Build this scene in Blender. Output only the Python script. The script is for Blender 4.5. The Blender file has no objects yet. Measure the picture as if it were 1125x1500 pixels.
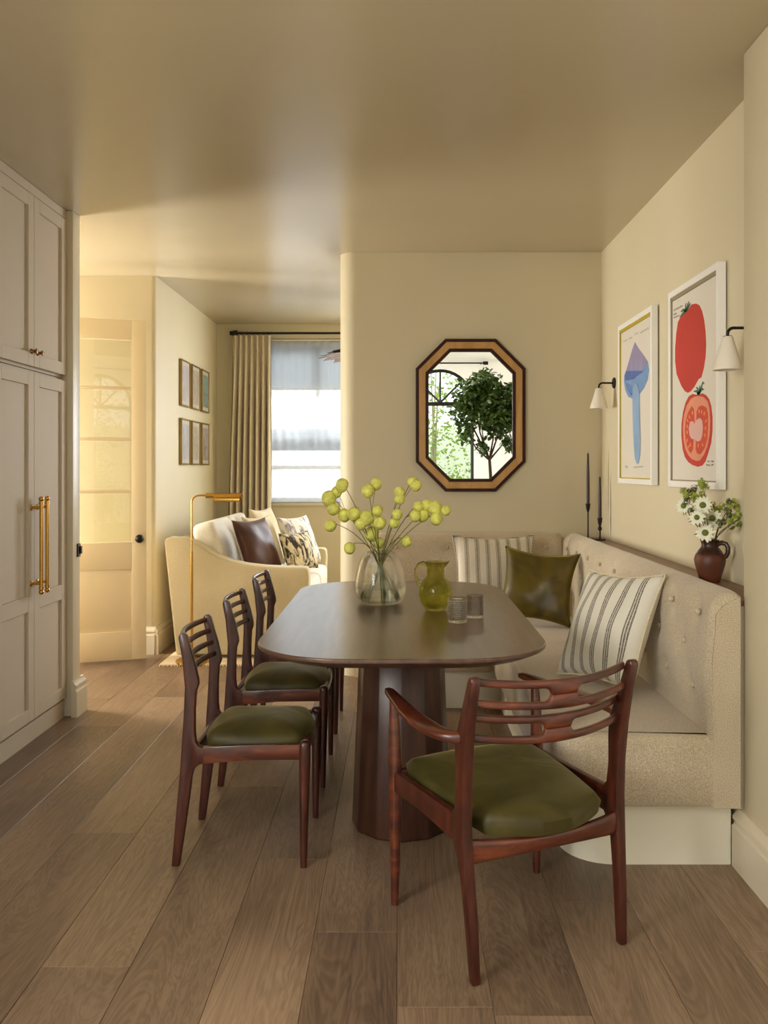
import bpy, bmesh, math, random
from mathutils import Vector, Matrix
random.seed(7)
PI = math.pi
S = bpy.context.scene
COL = S.collection

# ------------------------------------------------------------------ camera
F = 1275.0                      # focal length in pixels of the 1125 x 1500 frame
U0, V0, CH = 585.0, 686.0, 1.3  # vanishing point, camera height
cam_d = bpy.data.cameras.new('camera')
cam = bpy.data.objects.new('camera', cam_d)
COL.objects.link(cam)
cam.location = (0, 0, CH)
cam.rotation_euler = (PI / 2, 0, 0)
cam_d.sensor_fit = 'VERTICAL'
cam_d.sensor_height = 36
cam_d.lens = F / 1500 * 36
cam_d.shift_x = (562.5 - U0) / 1500
cam_d.shift_y = -(750 - V0) / 1500
cam_d.clip_start = 0.05
S.camera = cam

# ------------------------------------------------------------------ world, lights, exposure
W = bpy.data.worlds.new('sky')
S.world = W
W.use_nodes = True
W.node_tree.nodes['Background'].inputs[0].default_value = (0.93, 0.97, 1.0, 1)
W.node_tree.nodes['Background'].inputs[1].default_value = 1.5

def area(name, loc, rot, sx, sy, power, col):
    d = bpy.data.lights.new(name, 'AREA')
    d.shape = 'RECTANGLE'; d.size = sx; d.size_y = sy
    d.energy = power; d.color = col
    o = bpy.data.objects.new(name, d); COL.objects.link(o)
    o.location = loc; o.rotation_euler = rot
    return o
# daylight at the hall window (left), the living room window (far); the unseen bay and rooflight are added fill
area('hall_window_daylight', (-3.75, 5.50, 1.25), (0, -PI / 2, 0), 1.2, 0.80, 94, (1.0, 0.97, 0.89))
area('street_window_daylight', (-0.5, 9.05, 3.75), (math.radians(-52), 0, 0), 2.4, 1.5, 300, (0.92, 0.97, 1.0))
area('added_bay_fill', (0.60, 8.36, 1.75), (-PI / 2, 0, 0), 1.24, 1.5, 82, (0.84, 0.92, 1.0))  # fill for the living room, through an invented window behind the wall end
area('added_rooflight_fill', (-0.8, -1.4, 3.20), (0, 0, 0), 2.2, 2.0, 18, (0.95, 0.98, 1.0))  # soft foreground fill from an invented opening in the unseen ceiling
area('kitchen_window_daylight', (-2.46, -0.6, 1.75), (0, -PI / 2, 0), 1.3, 1.8, 124, (1.0, 0.975, 0.935))

S.view_settings.view_transform = 'Standard'
S.view_settings.look = 'None'
S.view_settings.gamma = 1.0
S.view_settings.use_curve_mapping = False
S.view_settings.exposure = 0.56
S.cycles.use_denoising = True
S.cycles.max_bounces = 10
S.cycles.diffuse_bounces = 5
S.cycles.glossy_bounces = 4
S.cycles.transmission_bounces = 10
S.cycles.transparent_max_bounces = 16
S.cycles.caustics_reflective = False
S.cycles.caustics_refractive = False
S.cycles.sample_clamp_indirect = 4.0

# ------------------------------------------------------------------ helpers
def at(u, v, y):
    """a point at depth y, seen at pixel (u, v) of the 1125 x 1500 photograph"""
    return Vector(((u - U0) * y / F, y, CH - (v - V0) * y / F))

def lin(c):
    return tuple(((x / 255) / 12.92 if x / 255 <= 0.04045 else ((x / 255 + 0.055) / 1.055) ** 2.4) for x in c)

def smooth01(t):
    t = max(0.0, min(1.0, t)); return t * t * (3 - 2 * t)

class G:
    """collects shapes, then becomes one mesh object"""
    def __init__(s): s.v = []; s.f = []
    def add(s, vs, fs):
        n = len(s.v); s.v += [Vector(p) for p in vs]; s.f += [[i + n for i in f] for f in fs]; return s
    def box(s, x0, x1, y0, y1, z0, z1):
        return s.add([(x0, y0, z0), (x1, y0, z0), (x1, y1, z0), (x0, y1, z0), (x0, y0, z1), (x1, y0, z1), (x1, y1, z1), (x0, y1, z1)],
                     [(3, 2, 1, 0), (4, 5, 6, 7), (0, 1, 5, 4), (1, 2, 6, 5), (2, 3, 7, 6), (3, 0, 4, 7)])
    def loft(s, rings, cap=True, closed=False):
        n = len(rings[0]); vs = [p for r in rings for p in r]; fs = []
        m = len(rings)
        for i in range(m if closed else m - 1):
            a = i * n; b = ((i + 1) % m) * n
            for j in range(n):
                k = (j + 1) % n
                fs.append((a + j, a + k, b + k, b + j))
        if cap and not closed:
            fs.append(tuple(reversed(range(n)))); fs.append(tuple(range((m - 1) * n, m * n)))
        return s.add(vs, fs)
    def lathe(s, prof, n=32, c=(0, 0, 0), closed=False, cap=False):
        rings = [[Vector((c[0] + r * math.cos(2 * PI * i / n), c[1] + r * math.sin(2 * PI * i / n), c[2] + z)) for i in range(n)] for r, z in prof]
        return s.loft(rings, cap, closed)
    def tube(s, pts, r, n=10, cap=True, sq=1.0, closed=False):
        pts = [Vector(p) for p in pts]; m = len(pts)
        rs = r if isinstance(r, (list, tuple)) else [r] * m
        rings = []; up = None
        for i, p in enumerate(pts):
            if closed: t = pts[(i + 1) % m] - pts[i - 1]
            else: t = pts[min(i + 1, m - 1)] - pts[max(i - 1, 0)]
            t = t.normalized() if t.length > 1e-9 else Vector((0, 0, 1))
            if up is None:
                up = Vector((0, 0, 1)) if abs(t.z) < 0.9 else Vector((1, 0, 0))
            a = t.cross(up)
            if a.length < 1e-6: a = t.cross(Vector((0, 1, 0)))
            a.normalize(); b = a.cross(t).normalized(); up = b
            rings.append([p + (a * math.cos(2 * PI * j / n) + b * math.sin(2 * PI * j / n) * sq) * rs[i] for j in range(n)])
        return s.loft(rings, cap, closed)
    def prism(s, poly, axis, a, b):
        """polygon extruded along axis from a to b; poly is (y,z), (x,z) or (x,y)"""
        def P(p, t):
            return {'x': (t, p[0], p[1]), 'y': (p[0], t, p[1]), 'z': (p[0], p[1], t)}[axis]
        n = len(poly)
        vs = [P(p, a) for p in poly] + [P(p, b) for p in poly]
        fs = [tuple(reversed(range(n))), tuple(range(n, 2 * n))] + [(i, (i + 1) % n, n + (i + 1) % n, n + i) for i in range(n)]
        return s.add(vs, fs)
    def sphere(s, c, r, nu=14, nv=9, sz=1.0, wob=0.0, rnd=None):
        rings = []
        c = Vector(c)
        for i in range(nv + 1):
            th = PI * (0.02 + 0.96 * i / nv)
            rr = math.sin(th) * r; z = math.cos(th) * r * sz
            rings.append([c + Vector((rr * math.cos(2 * PI * j / nu), rr * math.sin(2 * PI * j / nu), z)) * (1 + (rnd.uniform(-wob, wob) if rnd else 0)) for j in range(nu)])
        if rnd:
            rings = [[c + (p - c) for p in R] for R in rings]
        return s.loft(rings, True)
    def build(s, name, mat, parent=None, smooth=None, bevel=0, seg=2, local=False, bang=30):
        me = bpy.data.meshes.new(name)
        off = Vector((0, 0, 0))
        if parent is not None and not local:
            q = parent
            while q is not None: off += q.location; q = q.parent
        me.from_pydata([p - off for p in s.v], [], s.f)
        bm = bmesh.new(); bm.from_mesh(me)
        bmesh.ops.recalc_face_normals(bm, faces=bm.faces)
        if bevel:
            es = [e for e in bm.edges if len(e.link_faces) == 2 and e.calc_face_angle(0) > math.radians(bang)]
            bmesh.ops.bevel(bm, geom=es, offset=bevel, segments=seg, profile=0.5, affect='EDGES', clamp_overlap=True)
        bm.to_mesh(me); bm.free()
        if smooth is None and bevel: smooth = 40
        if smooth:
            me.polygons.foreach_set('use_smooth', [True] * len(me.polygons))
            me.set_sharp_from_angle(angle=math.radians(smooth))
        me.materials.append(mat)
        o = bpy.data.objects.new(name, me); COL.objects.link(o)
        if parent is not None: o.parent = parent
        return o

def thing(name, label, cat, loc=(0, 0, 0), rz=0, group=None):
    o = bpy.data.objects.new(name, None); COL.objects.link(o)
    o.empty_display_size = 0.1
    o.location = loc; o.rotation_euler = (0, 0, rz)
    o['label'] = label; o['category'] = cat
    if group: o['group'] = group
    return o
def tag(o, label, cat, group=None):
    o['label'] = label; o['category'] = cat
    if group: o['group'] = group
    return o
def struct(o, label=None):
    o['kind'] = 'structure'
    if label: o['label'] = label
    return o
def copy_tree(o, parent=None):
    c = o.copy(); COL.objects.link(c)
    if parent is not None: c.parent = parent
    for ch in o.children: copy_tree(ch, c)
    return c
def rrect(x0, x1, y0, y1, r, n=8):
    """rounded rectangle; r = radius or four radii (x0y0, x1y0, x1y1, x0y1)"""
    rr = r if isinstance(r, (list, tuple)) else [r] * 4
    out = []
    for (cx, cy, a0), q in zip(((x0, y0, 180), (x1, y0, 270), (x1, y1, 0), (x0, y1, 90)), rr):
        if q <= 0: out.append((cx, cy)); continue
        sx = 1 if cx == x0 else -1; sy = 1 if cy == y0 else -1
        for i in range(n + 1):
            a = math.radians(a0 + 90 * i / n)
            out.append((cx + sx * q + q * math.cos(a), cy + sy * q + q * math.sin(a)))
    return out

# ------------------------------------------------------------------ materials
MATS = {}
def new_mat(name):
    m = bpy.data.materials.new(name); m.use_nodes = True; MATS[name] = m
    nt = m.node_tree
    return m, nt, nt.nodes['Principled BSDF']
def N(nt, t, **kw):
    n = nt.nodes.new(t)
    for k, v in kw.items():
        if k in n.inputs.keys(): n.inputs[k].default_value = v
        else: setattr(n, k, v)
    return n
def coords(nt, scale=(1, 1, 1), rnd=False, kind='Object'):
    tc = N(nt, 'ShaderNodeTexCoord'); mp = N(nt, 'ShaderNodeMapping')
    mp.inputs['Scale'].default_value = scale
    nt.links.new(tc.outputs[kind], mp.inputs['Vector'])
    if rnd:
        oi = N(nt, 'ShaderNodeObjectInfo')
        mu = N(nt, 'ShaderNodeVectorMath', operation='SCALE'); mu.inputs[0].default_value = (37.0, 61.0, 23.0)
        nt.links.new(oi.outputs['Random'], mu.inputs['Scale'])
        nt.links.new(mu.outputs[0], mp.inputs['Location'])
        return mp, oi
    return mp, None
def ramp(nt, fac, stops):
    r = N(nt, 'ShaderNodeValToRGB'); e = r.color_ramp.elements
    while len(e) < len(stops): e.new(0.5)
    for q, (p, c) in zip(e, stops):
        q.position = p; q.color = (*c, 1)
    nt.links.new(fac, r.inputs['Fac']); return r
def bump(nt, b, height, strength, dist=0.01):
    n = N(nt, 'ShaderNodeBump', Strength=strength, Distance=dist)
    nt.links.new(height, n.inputs['Height']); nt.links.new(n.outputs['Normal'], b.inputs['Normal'])

def plain(name, rgb, rough=0.5, metal=0.0, var=0.06, vscale=3.0, bscale=60, bstr=0.05, spec=0.5, sheen=0, coat=0):
    m, nt, b = new_mat(name)
    c = lin(rgb)
    mp, _ = coords(nt)
    n1 = N(nt, 'ShaderNodeTexNoise', Scale=vscale, Detail=3.0); nt.links.new(mp.outputs[0], n1.inputs['Vector'])
    r = ramp(nt, n1.outputs['Fac'], [(0.3, tuple(x * (1 - var) for x in c)), (0.7, tuple(min(1, x * (1 + var)) for x in c))])
    nt.links.new(r.outputs[0], b.inputs['Base Color'])
    b.inputs['Roughness'].default_value = rough; b.inputs['Metallic'].default_value = metal
    b.inputs['Specular IOR Level'].default_value = spec
    b.inputs['Sheen Weight'].default_value = sheen; b.inputs['Coat Weight'].default_value = coat
    if bstr:
        n2 = N(nt, 'ShaderNodeTexNoise', Scale=bscale, Detail=2.0); nt.links.new(mp.outputs[0], n2.inputs['Vector'])
        bump(nt, b, n2.outputs['Fac'], bstr)
    return m

def wood(name, c0, c1, c2, scale, rough=0.35, rnd=False, bstr=0.06, wave=True, spec=0.5, coat=0.0):
    """scale: stretch of the grain; small along the grain"""
    m, nt, b = new_mat(name)
    mp, oi = coords(nt, scale, rnd)
    n1 = N(nt, 'ShaderNodeTexNoise', Scale=1.0, Detail=6.0, Roughness=0.62, Distortion=0.6)
    nt.links.new(mp.outputs[0], n1.inputs['Vector'])
    r = ramp(nt, n1.outputs['Fac'], [(0.28, lin(c0)), (0.5, lin(c1)), (0.74, lin(c2))])
    nt.links.new(r.outputs[0], b.inputs['Base Color'])
    b.inputs['Roughness'].default_value = rough
    b.inputs['Specular IOR Level'].default_value = spec
    b.inputs['Coat Weight'].default_value = coat; b.inputs['Coat Roughness'].default_value = 0.25
    bump(nt, b, n1.outputs['Fac'], bstr, 0.004)
    return m

def fabric(name, c0, c1, weave=420, rough=0.9, sheen=0.3, bstr=0.35, var=3.0, dark=None):
    m, nt, b = new_mat(name)
    mp, _ = coords(nt)
    v = N(nt, 'ShaderNodeTexNoise', Scale=weave, Detail=1.5, Roughness=0.6); nt.links.new(mp.outputs[0], v.inputs['Vector'])
    n = N(nt, 'ShaderNodeTexNoise', Scale=var, Detail=3.0); nt.links.new(mp.outputs[0], n.inputs['Vector'])
    mx = N(nt, 'ShaderNodeMath', operation='ADD'); 
    ms = N(nt, 'ShaderNodeMath', operation='MULTIPLY'); ms.inputs[1].default_value = 0.3
    nt.links.new(n.outputs['Fac'], ms.inputs[0])
    nt.links.new(v.outputs['Fac'], mx.inputs[0]); nt.links.new(ms.outputs[0], mx.inputs[1])
    r = ramp(nt, mx.outputs[0], [(0.45, lin(c0)), (0.85, lin(c1))])
    nt.links.new(r.outputs[0], b.inputs['Base Color'])
    b.inputs['Roughness'].default_value = rough; b.inputs['Sheen Weight'].default_value = sheen
    b.inputs['Specular IOR Level'].default_value = 0.15
    bump(nt, b, v.outputs['Fac'], bstr, 0.003)
    return m

def velvet(name, c0, c1, sheen_col):
    m, nt, b = new_mat(name)
    mp, _ = coords(nt)
    n = N(nt, 'ShaderNodeTexNoise', Scale=6.0, Detail=2.0, Distortion=0.8); nt.links.new(mp.outputs[0], n.inputs['Vector'])
    r = ramp(nt, n.outputs['Fac'], [(0.35, lin(c0)), (0.65, lin(c1))])
    nt.links.new(r.outputs[0], b.inputs['Base Color'])
    b.inputs['Roughness'].default_value = 0.5; b.inputs['Specular IOR Level'].default_value = 0.3
    b.inputs['Sheen Weight'].default_value = 0.55; b.inputs['Sheen Roughness'].default_value = 0.35
    b.inputs['Sheen Tint'].default_value = (*lin(sheen_col), 1)
    bump(nt, b, n.outputs['Fac'], 0.25, 0.02)
    return m

def striped(name, base, stripe, period, bands, axis=0, off=0.0):
    """bands: list of (start, end) in 0..1 of the period that take the stripe colour"""
    m, nt, b = new_mat(name)
    tc = N(nt, 'ShaderNodeTexCoord'); sp = N(nt, 'ShaderNodeSeparateXYZ')
    nt.links.new(tc.outputs['Object'], sp.inputs[0])
    dv = N(nt, 'ShaderNodeMath', operation='MULTIPLY_ADD'); dv.inputs[1].default_value = 1 / period; dv.inputs[2].default_value = 20 + off
    nt.links.new(sp.outputs[axis], dv.inputs[0])
    fr = N(nt, 'ShaderNodeMath', operation='FRACT'); nt.links.new(dv.outputs[0], fr.inputs[0])
    r = N(nt, 'ShaderNodeValToRGB'); r.color_ramp.interpolation = 'CONSTANT'
    stops = [(0.0, base)]
    for a, c in bands: stops += [(a, stripe), (c, base)]
    e = r.color_ramp.elements
    while len(e) < len(stops): e.new(0.99)
    for q, (p, c) in zip(sorted(e, key=lambda q: q.position), stops): q.position = p; q.color = (*lin(c), 1)
    nt.links.new(fr.outputs[0], r.inputs['Fac'])
    # broken woven dashes inside the stripes
    mp = N(nt, 'ShaderNodeMapping'); mp.inputs['Scale'].default_value = (420, 420, 420)
    nt.links.new(tc.outputs['Object'], mp.inputs[0])
    no = N(nt, 'ShaderNodeTexNoise', Scale=1.0, Detail=1.0); nt.links.new(mp.outputs[0], no.inputs['Vector'])
    rr = ramp(nt, no.outputs['Fac'], [(0.40, (0, 0, 0)), (0.62, (1, 1, 1))])
    mx = N(nt, 'ShaderNodeMix', data_type='RGBA'); mx.inputs[7].default_value = (*lin(base), 1)
    ml = N(nt, 'ShaderNodeMath', operation='MULTIPLY'); ml.inputs[1].default_value = 0.5
    nt.links.new(rr.outputs[0], ml.inputs[0]); nt.links.new(ml.outputs[0], mx.inputs[0])
    nt.links.new(r.outputs[0], mx.inputs[6]); nt.links.new(mx.outputs[2], b.inputs['Base Color'])
    b.inputs['Roughness'].default_value = 0.9; b.inputs['Sheen Weight'].default_value = 0.2
    b.inputs['Specular IOR Level'].default_value = 0.15
    bump(nt, b, no.outputs['Fac'], 0.2, 0.002)
    return m

def clear_glass(name, tint=(1, 1, 1), refl=1.0):
    """thin pane: passes light straight, mirrors by its angle"""
    m, nt, b = new_mat(name)
    nt.nodes.remove(b)
    tr = N(nt, 'ShaderNodeBsdfTransparent'); tr.inputs[0].default_value = (*tint, 1)
    gl = N(nt, 'ShaderNodeBsdfGlossy'); gl.inputs['Roughness'].default_value = 0.02
    fr = N(nt, 'ShaderNodeFresnel', IOR=1.5)
    mu = N(nt, 'ShaderNodeMath', operation='MULTIPLY'); mu.inputs[1].default_value = refl
    nt.links.new(fr.outputs[0], mu.inputs[0])
    ge = N(nt, 'ShaderNodeNewGeometry'); fb = N(nt, 'ShaderNodeMath', operation='SUBTRACT'); fb.inputs[0].default_value = 1.0
    nt.links.new(ge.outputs['Backfacing'], fb.inputs[1])
    m3 = N(nt, 'ShaderNodeMath', operation='MULTIPLY', use_clamp=True); nt.links.new(mu.outputs[0], m3.inputs[0]); nt.links.new(fb.outputs[0], m3.inputs[1])
    mx = N(nt, 'ShaderNodeMixShader')
    nt.links.new(m3.outputs[0], mx.inputs[0]); nt.links.new(tr.outputs[0], mx.inputs[1]); nt.links.new(gl.outputs[0], mx.inputs[2])
    nt.links.new(mx.outputs[0], nt.nodes['Material Output'].inputs[0])
    return m
def solid_glass(name, col, ior=1.45, mixt=0.35, rough=0.0):
    m, nt, b = new_mat(name)
    nt.nodes.remove(b)
    g = N(nt, 'ShaderNodeBsdfGlass', IOR=ior, Roughness=rough); g.inputs['Color'].default_value = (*col, 1)
    tr = N(nt, 'ShaderNodeBsdfTransparent'); tr.inputs[0].default_value = (*col, 1)
    mx = N(nt, 'ShaderNodeMixShader'); mx.inputs[0].default_value = mixt
    nt.links.new(g.outputs[0], mx.inputs[1]); nt.links.new(tr.outputs[0], mx.inputs[2])
    nt.links.new(mx.outputs[0], nt.nodes['Material Output'].inputs[0])
    return m
def sheer(name, rgb, clear):
    m, nt, b = new_mat(name)
    nt.nodes.remove(b)
    t = N(nt, 'ShaderNodeBsdfTranslucent'); t.inputs[0].default_value = (*lin(rgb), 1)
    d = N(nt, 'ShaderNodeBsdfDiffuse'); d.inputs[0].default_value = (*lin(rgb), 1)
    tr = N(nt, 'ShaderNodeBsdfTransparent')
    wv = N(nt, 'ShaderNodeTexNoise', Scale=300.0); mp, _ = coords(nt); nt.links.new(mp.outputs[0], wv.inputs['Vector'])
    ad = N(nt, 'ShaderNodeMath', operation='MULTIPLY_ADD'); ad.inputs[1].default_value = 0.1; ad.inputs[2].default_value = clear - 0.05
    nt.links.new(wv.outputs['Fac'], ad.inputs[0])
    m1 = N(nt, 'ShaderNodeMixShader'); m1.inputs[0].default_value = 0.3
    m2 = N(nt, 'ShaderNodeMixShader')
    nt.links.new(t.outputs[0], m1.inputs[1]); nt.links.new(d.outputs[0], m1.inputs[2])
    nt.links.new(ad.outputs[0], m2.inputs[0]); nt.links.new(m1.outputs[0], m2.inputs[1]); nt.links.new(tr.outputs[0], m2.inputs[2])
    nt.links.new(m2.outputs[0], nt.nodes['Material Output'].inputs[0])
    return m

M_WALL = plain('wall_paint', (215, 203, 172), 0.55, var=0.025, vscale=1.5, bscale=140, bstr=0.04)
M_CEIL = plain('ceiling_paint', (188, 174, 145), 0.26, var=0.02, vscale=1.2, bscale=90, bstr=0.03, spec=0.8)
M_TRIM = plain('trim_paint', (216, 203, 176), 0.4, var=0.02, bscale=80, bstr=0.02)
M_CAB = plain('cabinet_paint', (202, 188, 168), 0.65, var=0.02, bscale=120, bstr=0.02, spec=0.25)
M_WHITE = plain('white_paint', (242, 239, 232), 0.5, var=0.02, bscale=120, bstr=0.02)
M_PLINTH = plain('plinth_paint', (238, 230, 208), 0.45, var=0.02, bscale=120, bstr=0.02)
M_DOOR = plain('door_paint', (232, 216, 184), 0.42, var=0.02, bscale=100, bstr=0.02)
M_BLACK = plain('black_metal', (28, 24, 22), 0.4, metal=0.4, var=0.1, bstr=0.02)
M_BRASS = plain('brass', (206, 160, 78), 0.24, metal=1.0, var=0.08, bscale=30, bstr=0.02)
M_OLDBRASS = plain('aged_brass', (140, 104, 62), 0.35, metal=1.0, var=0.1, bstr=0.02)
M_GILT = plain('gilt_frame', (150, 124, 74), 0.38, metal=0.7, var=0.1, bstr=0.03)
M_LINEN = fabric('banquette_linen', (168, 150, 122), (222, 206, 178), 330, bstr=0.5)
M_SOFA = fabric('sofa_linen', (190, 172, 132), (218, 202, 166), 260, bstr=0.3)
M_SOFAC = fabric('sofa_cushion_cloth', (214, 204, 188), (240, 233, 220), 240, bstr=0.25)
M_CURT = fabric('curtain_linen', (206, 190, 162), (230, 216, 190), 300, bstr=0.2)
M_LINING = fabric('curtain_lining', (226, 218, 204), (244, 238, 226), 300, bstr=0.1)
M_OLIVE = velvet('olive_velvet', (56, 49, 18), (80, 71, 30), (176, 164, 104))
M_OLIVE2 = velvet('olive_velvet_cushion', (70, 58, 8), (104, 88, 16), (215, 200, 70))
M_OLIVE2.node_tree.nodes['Principled BSDF'].inputs['Roughness'].default_value = 0.34
M_OLIVE2.node_tree.nodes['Principled BSDF'].inputs['Specular IOR Level'].default_value = 0.55
M_BROWN = velvet('brown_velvet', (62, 34, 22), (84, 48, 32), (150, 110, 90))
M_ROSE = wood('rosewood', (42, 16, 10), (70, 29, 18), (96, 46, 28), (26, 26, 5), 0.3, bstr=0.03, coat=0.25)
M_ROSEX = wood('rosewood_rail', (48, 18, 11), (84, 37, 21), (124, 62, 34), (6, 6, 30), 0.28, bstr=0.03, coat=0.3)
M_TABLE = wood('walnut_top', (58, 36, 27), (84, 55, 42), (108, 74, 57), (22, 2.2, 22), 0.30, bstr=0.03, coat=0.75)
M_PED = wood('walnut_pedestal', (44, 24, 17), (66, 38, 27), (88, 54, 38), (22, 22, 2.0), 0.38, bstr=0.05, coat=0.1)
M_SHELF = wood('ledge_wood', (104, 76, 56), (132, 98, 74), (156, 120, 92), (26, 2.5, 26), 0.4)
M_MIRW = wood('mirror_oak', (176, 130, 70), (200, 152, 88), (216, 170, 104), (14, 14, 3), 0.35)
M_MIRD = wood('mirror_dark', (38, 16, 12), (56, 24, 17), (72, 32, 22), (14, 14, 4), 0.5, spec=0.25)
M_GLASSP = clear_glass('pane_glass')
M_DOORGL = clear_glass('door_pane_glass', (0.93, 0.93, 0.88), 2.4)
M_VASE = solid_glass('vase_glass', (0.99, 0.99, 0.97), 1.45, 0.45)
M_TUMB = solid_glass('tumbler_glass', (0.99, 0.99, 0.985), 1.45, 0.3)
M_GREENGL = solid_glass('green_glass', (0.84, 0.83, 0.55), 1.45, 0.5)
M_WATER = solid_glass('water', (0.97, 0.985, 0.96), 1.33, 0.3)
M_GWATER = solid_glass('green_water', (0.94, 0.945, 0.80), 1.33, 0.4)
M_PAPER = plain('print_paper', (226, 218, 204), 0.55, var=0.02, bstr=0)
M_YELLOW = plain('yellow_edge', (186, 164, 30), 0.5, var=0.05, bstr=0)
M_SHADOWLINE = plain('frame_shadow_line', (150, 136, 108), 0.6, var=0.02, bstr=0)  # shadow line inside the tomato frame, put into the colour
M_RED = plain('print_red', (196, 52, 42), 0.6, var=0.05, vscale=5, bstr=0)
M_RED2 = plain('print_orange_red', (206, 74, 50), 0.6, var=0.06, vscale=20, bstr=0)
M_SALMON = plain('print_salmon', (228, 148, 116), 0.6, var=0.05, vscale=12, bstr=0)
M_PINK = plain('print_pink', (224, 178, 168), 0.6, var=0.03, bstr=0)
M_SEED = plain('print_seed', (236, 138, 88), 0.6, var=0.05, bstr=0)
M_PGREEN = plain('print_green', (56, 104, 74), 0.6, var=0.1, bstr=0)
M_LAV = plain('print_lavender', (150, 142, 176), 0.6, var=0.1, vscale=12, bstr=0)
M_BLUE = plain('print_blue', (120, 154, 200), 0.6, var=0.1, vscale=14, bstr=0)
M_DBLUE = plain('print_dark_blue', (86, 106, 172), 0.6, var=0.1, vscale=14, bstr=0)
M_LBLUE = plain('print_light_blue', (142, 172, 208), 0.6, var=0.08, vscale=10, bstr=0)
M_INK = plain('pencil_ink', (96, 88, 76), 0.7, var=0.05, bstr=0)
M_FAINT = plain('faint_ink', (176, 166, 148), 0.7, var=0.05, bstr=0)
M_SHADE = plain('plaster_shade', (232, 222, 204), 0.6, var=0.03, bscale=50, bstr=0.08)
M_TERRA = plain('terracotta', (94, 48, 27), 0.5, var=0.25, vscale=14, bscale=40, bstr=0.1)
M_TERRAD = plain('dark_glaze', (58, 30, 20), 0.35, var=0.2, vscale=20, bstr=0.06)
M_POD = plain('seed_pod', (224, 222, 108), 0.55, var=0.22, vscale=40, bscale=150, bstr=0.4)
M_STEM = plain('green_stem', (112, 112, 48), 0.6, var=0.15, vscale=20, bstr=0.05)
M_WSTEM = plain('wet_stem', (172, 184, 92), 0.5, var=0.12, vscale=20, bstr=0.05)
M_PETAL = plain('petal', (232, 232, 206), 0.7, var=0.05, vscale=40, bstr=0.05)
M_EYE = plain('flower_eye', (116, 118, 44), 0.8, var=0.2, vscale=200, bscale=400, bstr=0.5)
M_LEAFY = plain('sprig_green', (158, 172, 62), 0.6, var=0.2, vscale=60, bstr=0.05)
M_LEAFD = plain('sprig_dark', (86, 92, 44), 0.6, var=0.2, vscale=60, bstr=0.05)
M_CANDLE = plain('dark_wax', (62, 44, 42), 0.45, var=0.08, bstr=0.03)
M_RUG = fabric('rug_wool', (190, 164, 122), (226, 206, 170), 180, bstr=0.6)
M_RATTAN = fabric('rattan', (70, 46, 34), (126, 92, 72), 90, bstr=0.5)
M_STR1 = striped('ticking_pale', (226, 216, 196), (136, 124, 104), 0.062, [(0.10, 0.16), (0.20, 0.42), (0.46, 0.52)])
M_STR2 = striped('ticking_dark', (230, 224, 208), (74, 66, 52), 0.068, [(0.30, 0.39), (0.43, 0.53), (0.57, 0.66)])
M_PIPING = striped('piping_cord', (206, 196, 176), (84, 76, 60), 0.012, [(0.0, 0.5)], 2)
M_CREAMC = fabric('cream_cloth', (206, 190, 156), (236, 222, 190), 260)
M_LEAFT = plain('citrus_leaf', (78, 108, 44), 0.4, var=0.3, vscale=3, bstr=0.05)
M_LEAFL = plain('garden_leaf', (150, 178, 78), 0.6, var=0.25, vscale=3, bstr=0.05)
M_BARK = plain('bark', (80, 66, 50), 0.8, var=0.2, vscale=20, bscale=40, bstr=0.4)
M_BARKL = plain('pale_bark', (170, 164, 130), 0.8, var=0.15, vscale=20, bscale=40, bstr=0.3)
M_GRASS = plain('lawn_green', (120, 140, 74), 0.9, var=0.2, vscale=6, bscale=120, bstr=0.5)
M_RENDER = plain('garden_wall_render', (236, 240, 220), 0.8, var=0.06, bstr=0.1)
M_BUILD = plain('street_render', (240, 241, 242), 0.8, var=0.04, bstr=0.1)
M_BUILDG = plain('street_window_grey', (196, 202, 206), 0.4, var=0.04, bstr=0)
M_SHEER = sheer('sheer_blind', (214, 216, 217), 0.34)
M_BAND = sheer('frosted_band', (110, 118, 128), 0.05)
M_ROLLER = sheer('roller_blind', (158, 162, 166), 0.16)

def print_mat(name, c0, c1, c2, sc):
    m, nt, b = new_mat(name)
    mp, _ = coords(nt, sc)
    n = N(nt, 'ShaderNodeTexNoise', Scale=1.0, Detail=3.0, Distortion=1.0); nt.links.new(mp.outputs[0], n.inputs['Vector'])
    r = ramp(nt, n.outputs['Fac'], [(0.3, lin(c0)), (0.5, lin(c1)), (0.68, lin(c2))])
    nt.links.new(r.outputs[0], b.inputs['Base Color']); b.inputs['Roughness'].default_value = 0.35
    return m
def mottled(name, c0, c1, sc, lo, hi):
    m, nt, b = new_mat(name)
    mp, _ = coords(nt, (sc, sc, sc * 0.45))
    n = N(nt, 'ShaderNodeTexNoise', Scale=1.0, Detail=4.0, Distortion=0.6); nt.links.new(mp.outputs[0], n.inputs['Vector'])
    r = ramp(nt, n.outputs['Fac'], [(lo, lin(c0)), (hi, lin(c1))])
    nt.links.new(r.outputs[0], b.inputs['Base Color']); b.inputs['Roughness'].default_value = 0.85
    return m
M_MOTT = mottled('ikat_cloth', (48, 36, 26), (222, 206, 172), 34, 0.44, 0.56)
M_FLORAL = mottled('floral_cloth', (158, 150, 158), (238, 232, 224), 26, 0.38, 0.5)

def mirror_mat():
    m, nt, b = new_mat('mirror_silver')
    b.inputs['Metallic'].default_value = 1.0; b.inputs['Roughness'].default_value = 0.0
    b.inputs['Base Color'].default_value = (0.93, 0.94, 0.92, 1)
    return m
M_MIRROR = mirror_mat()

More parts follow.
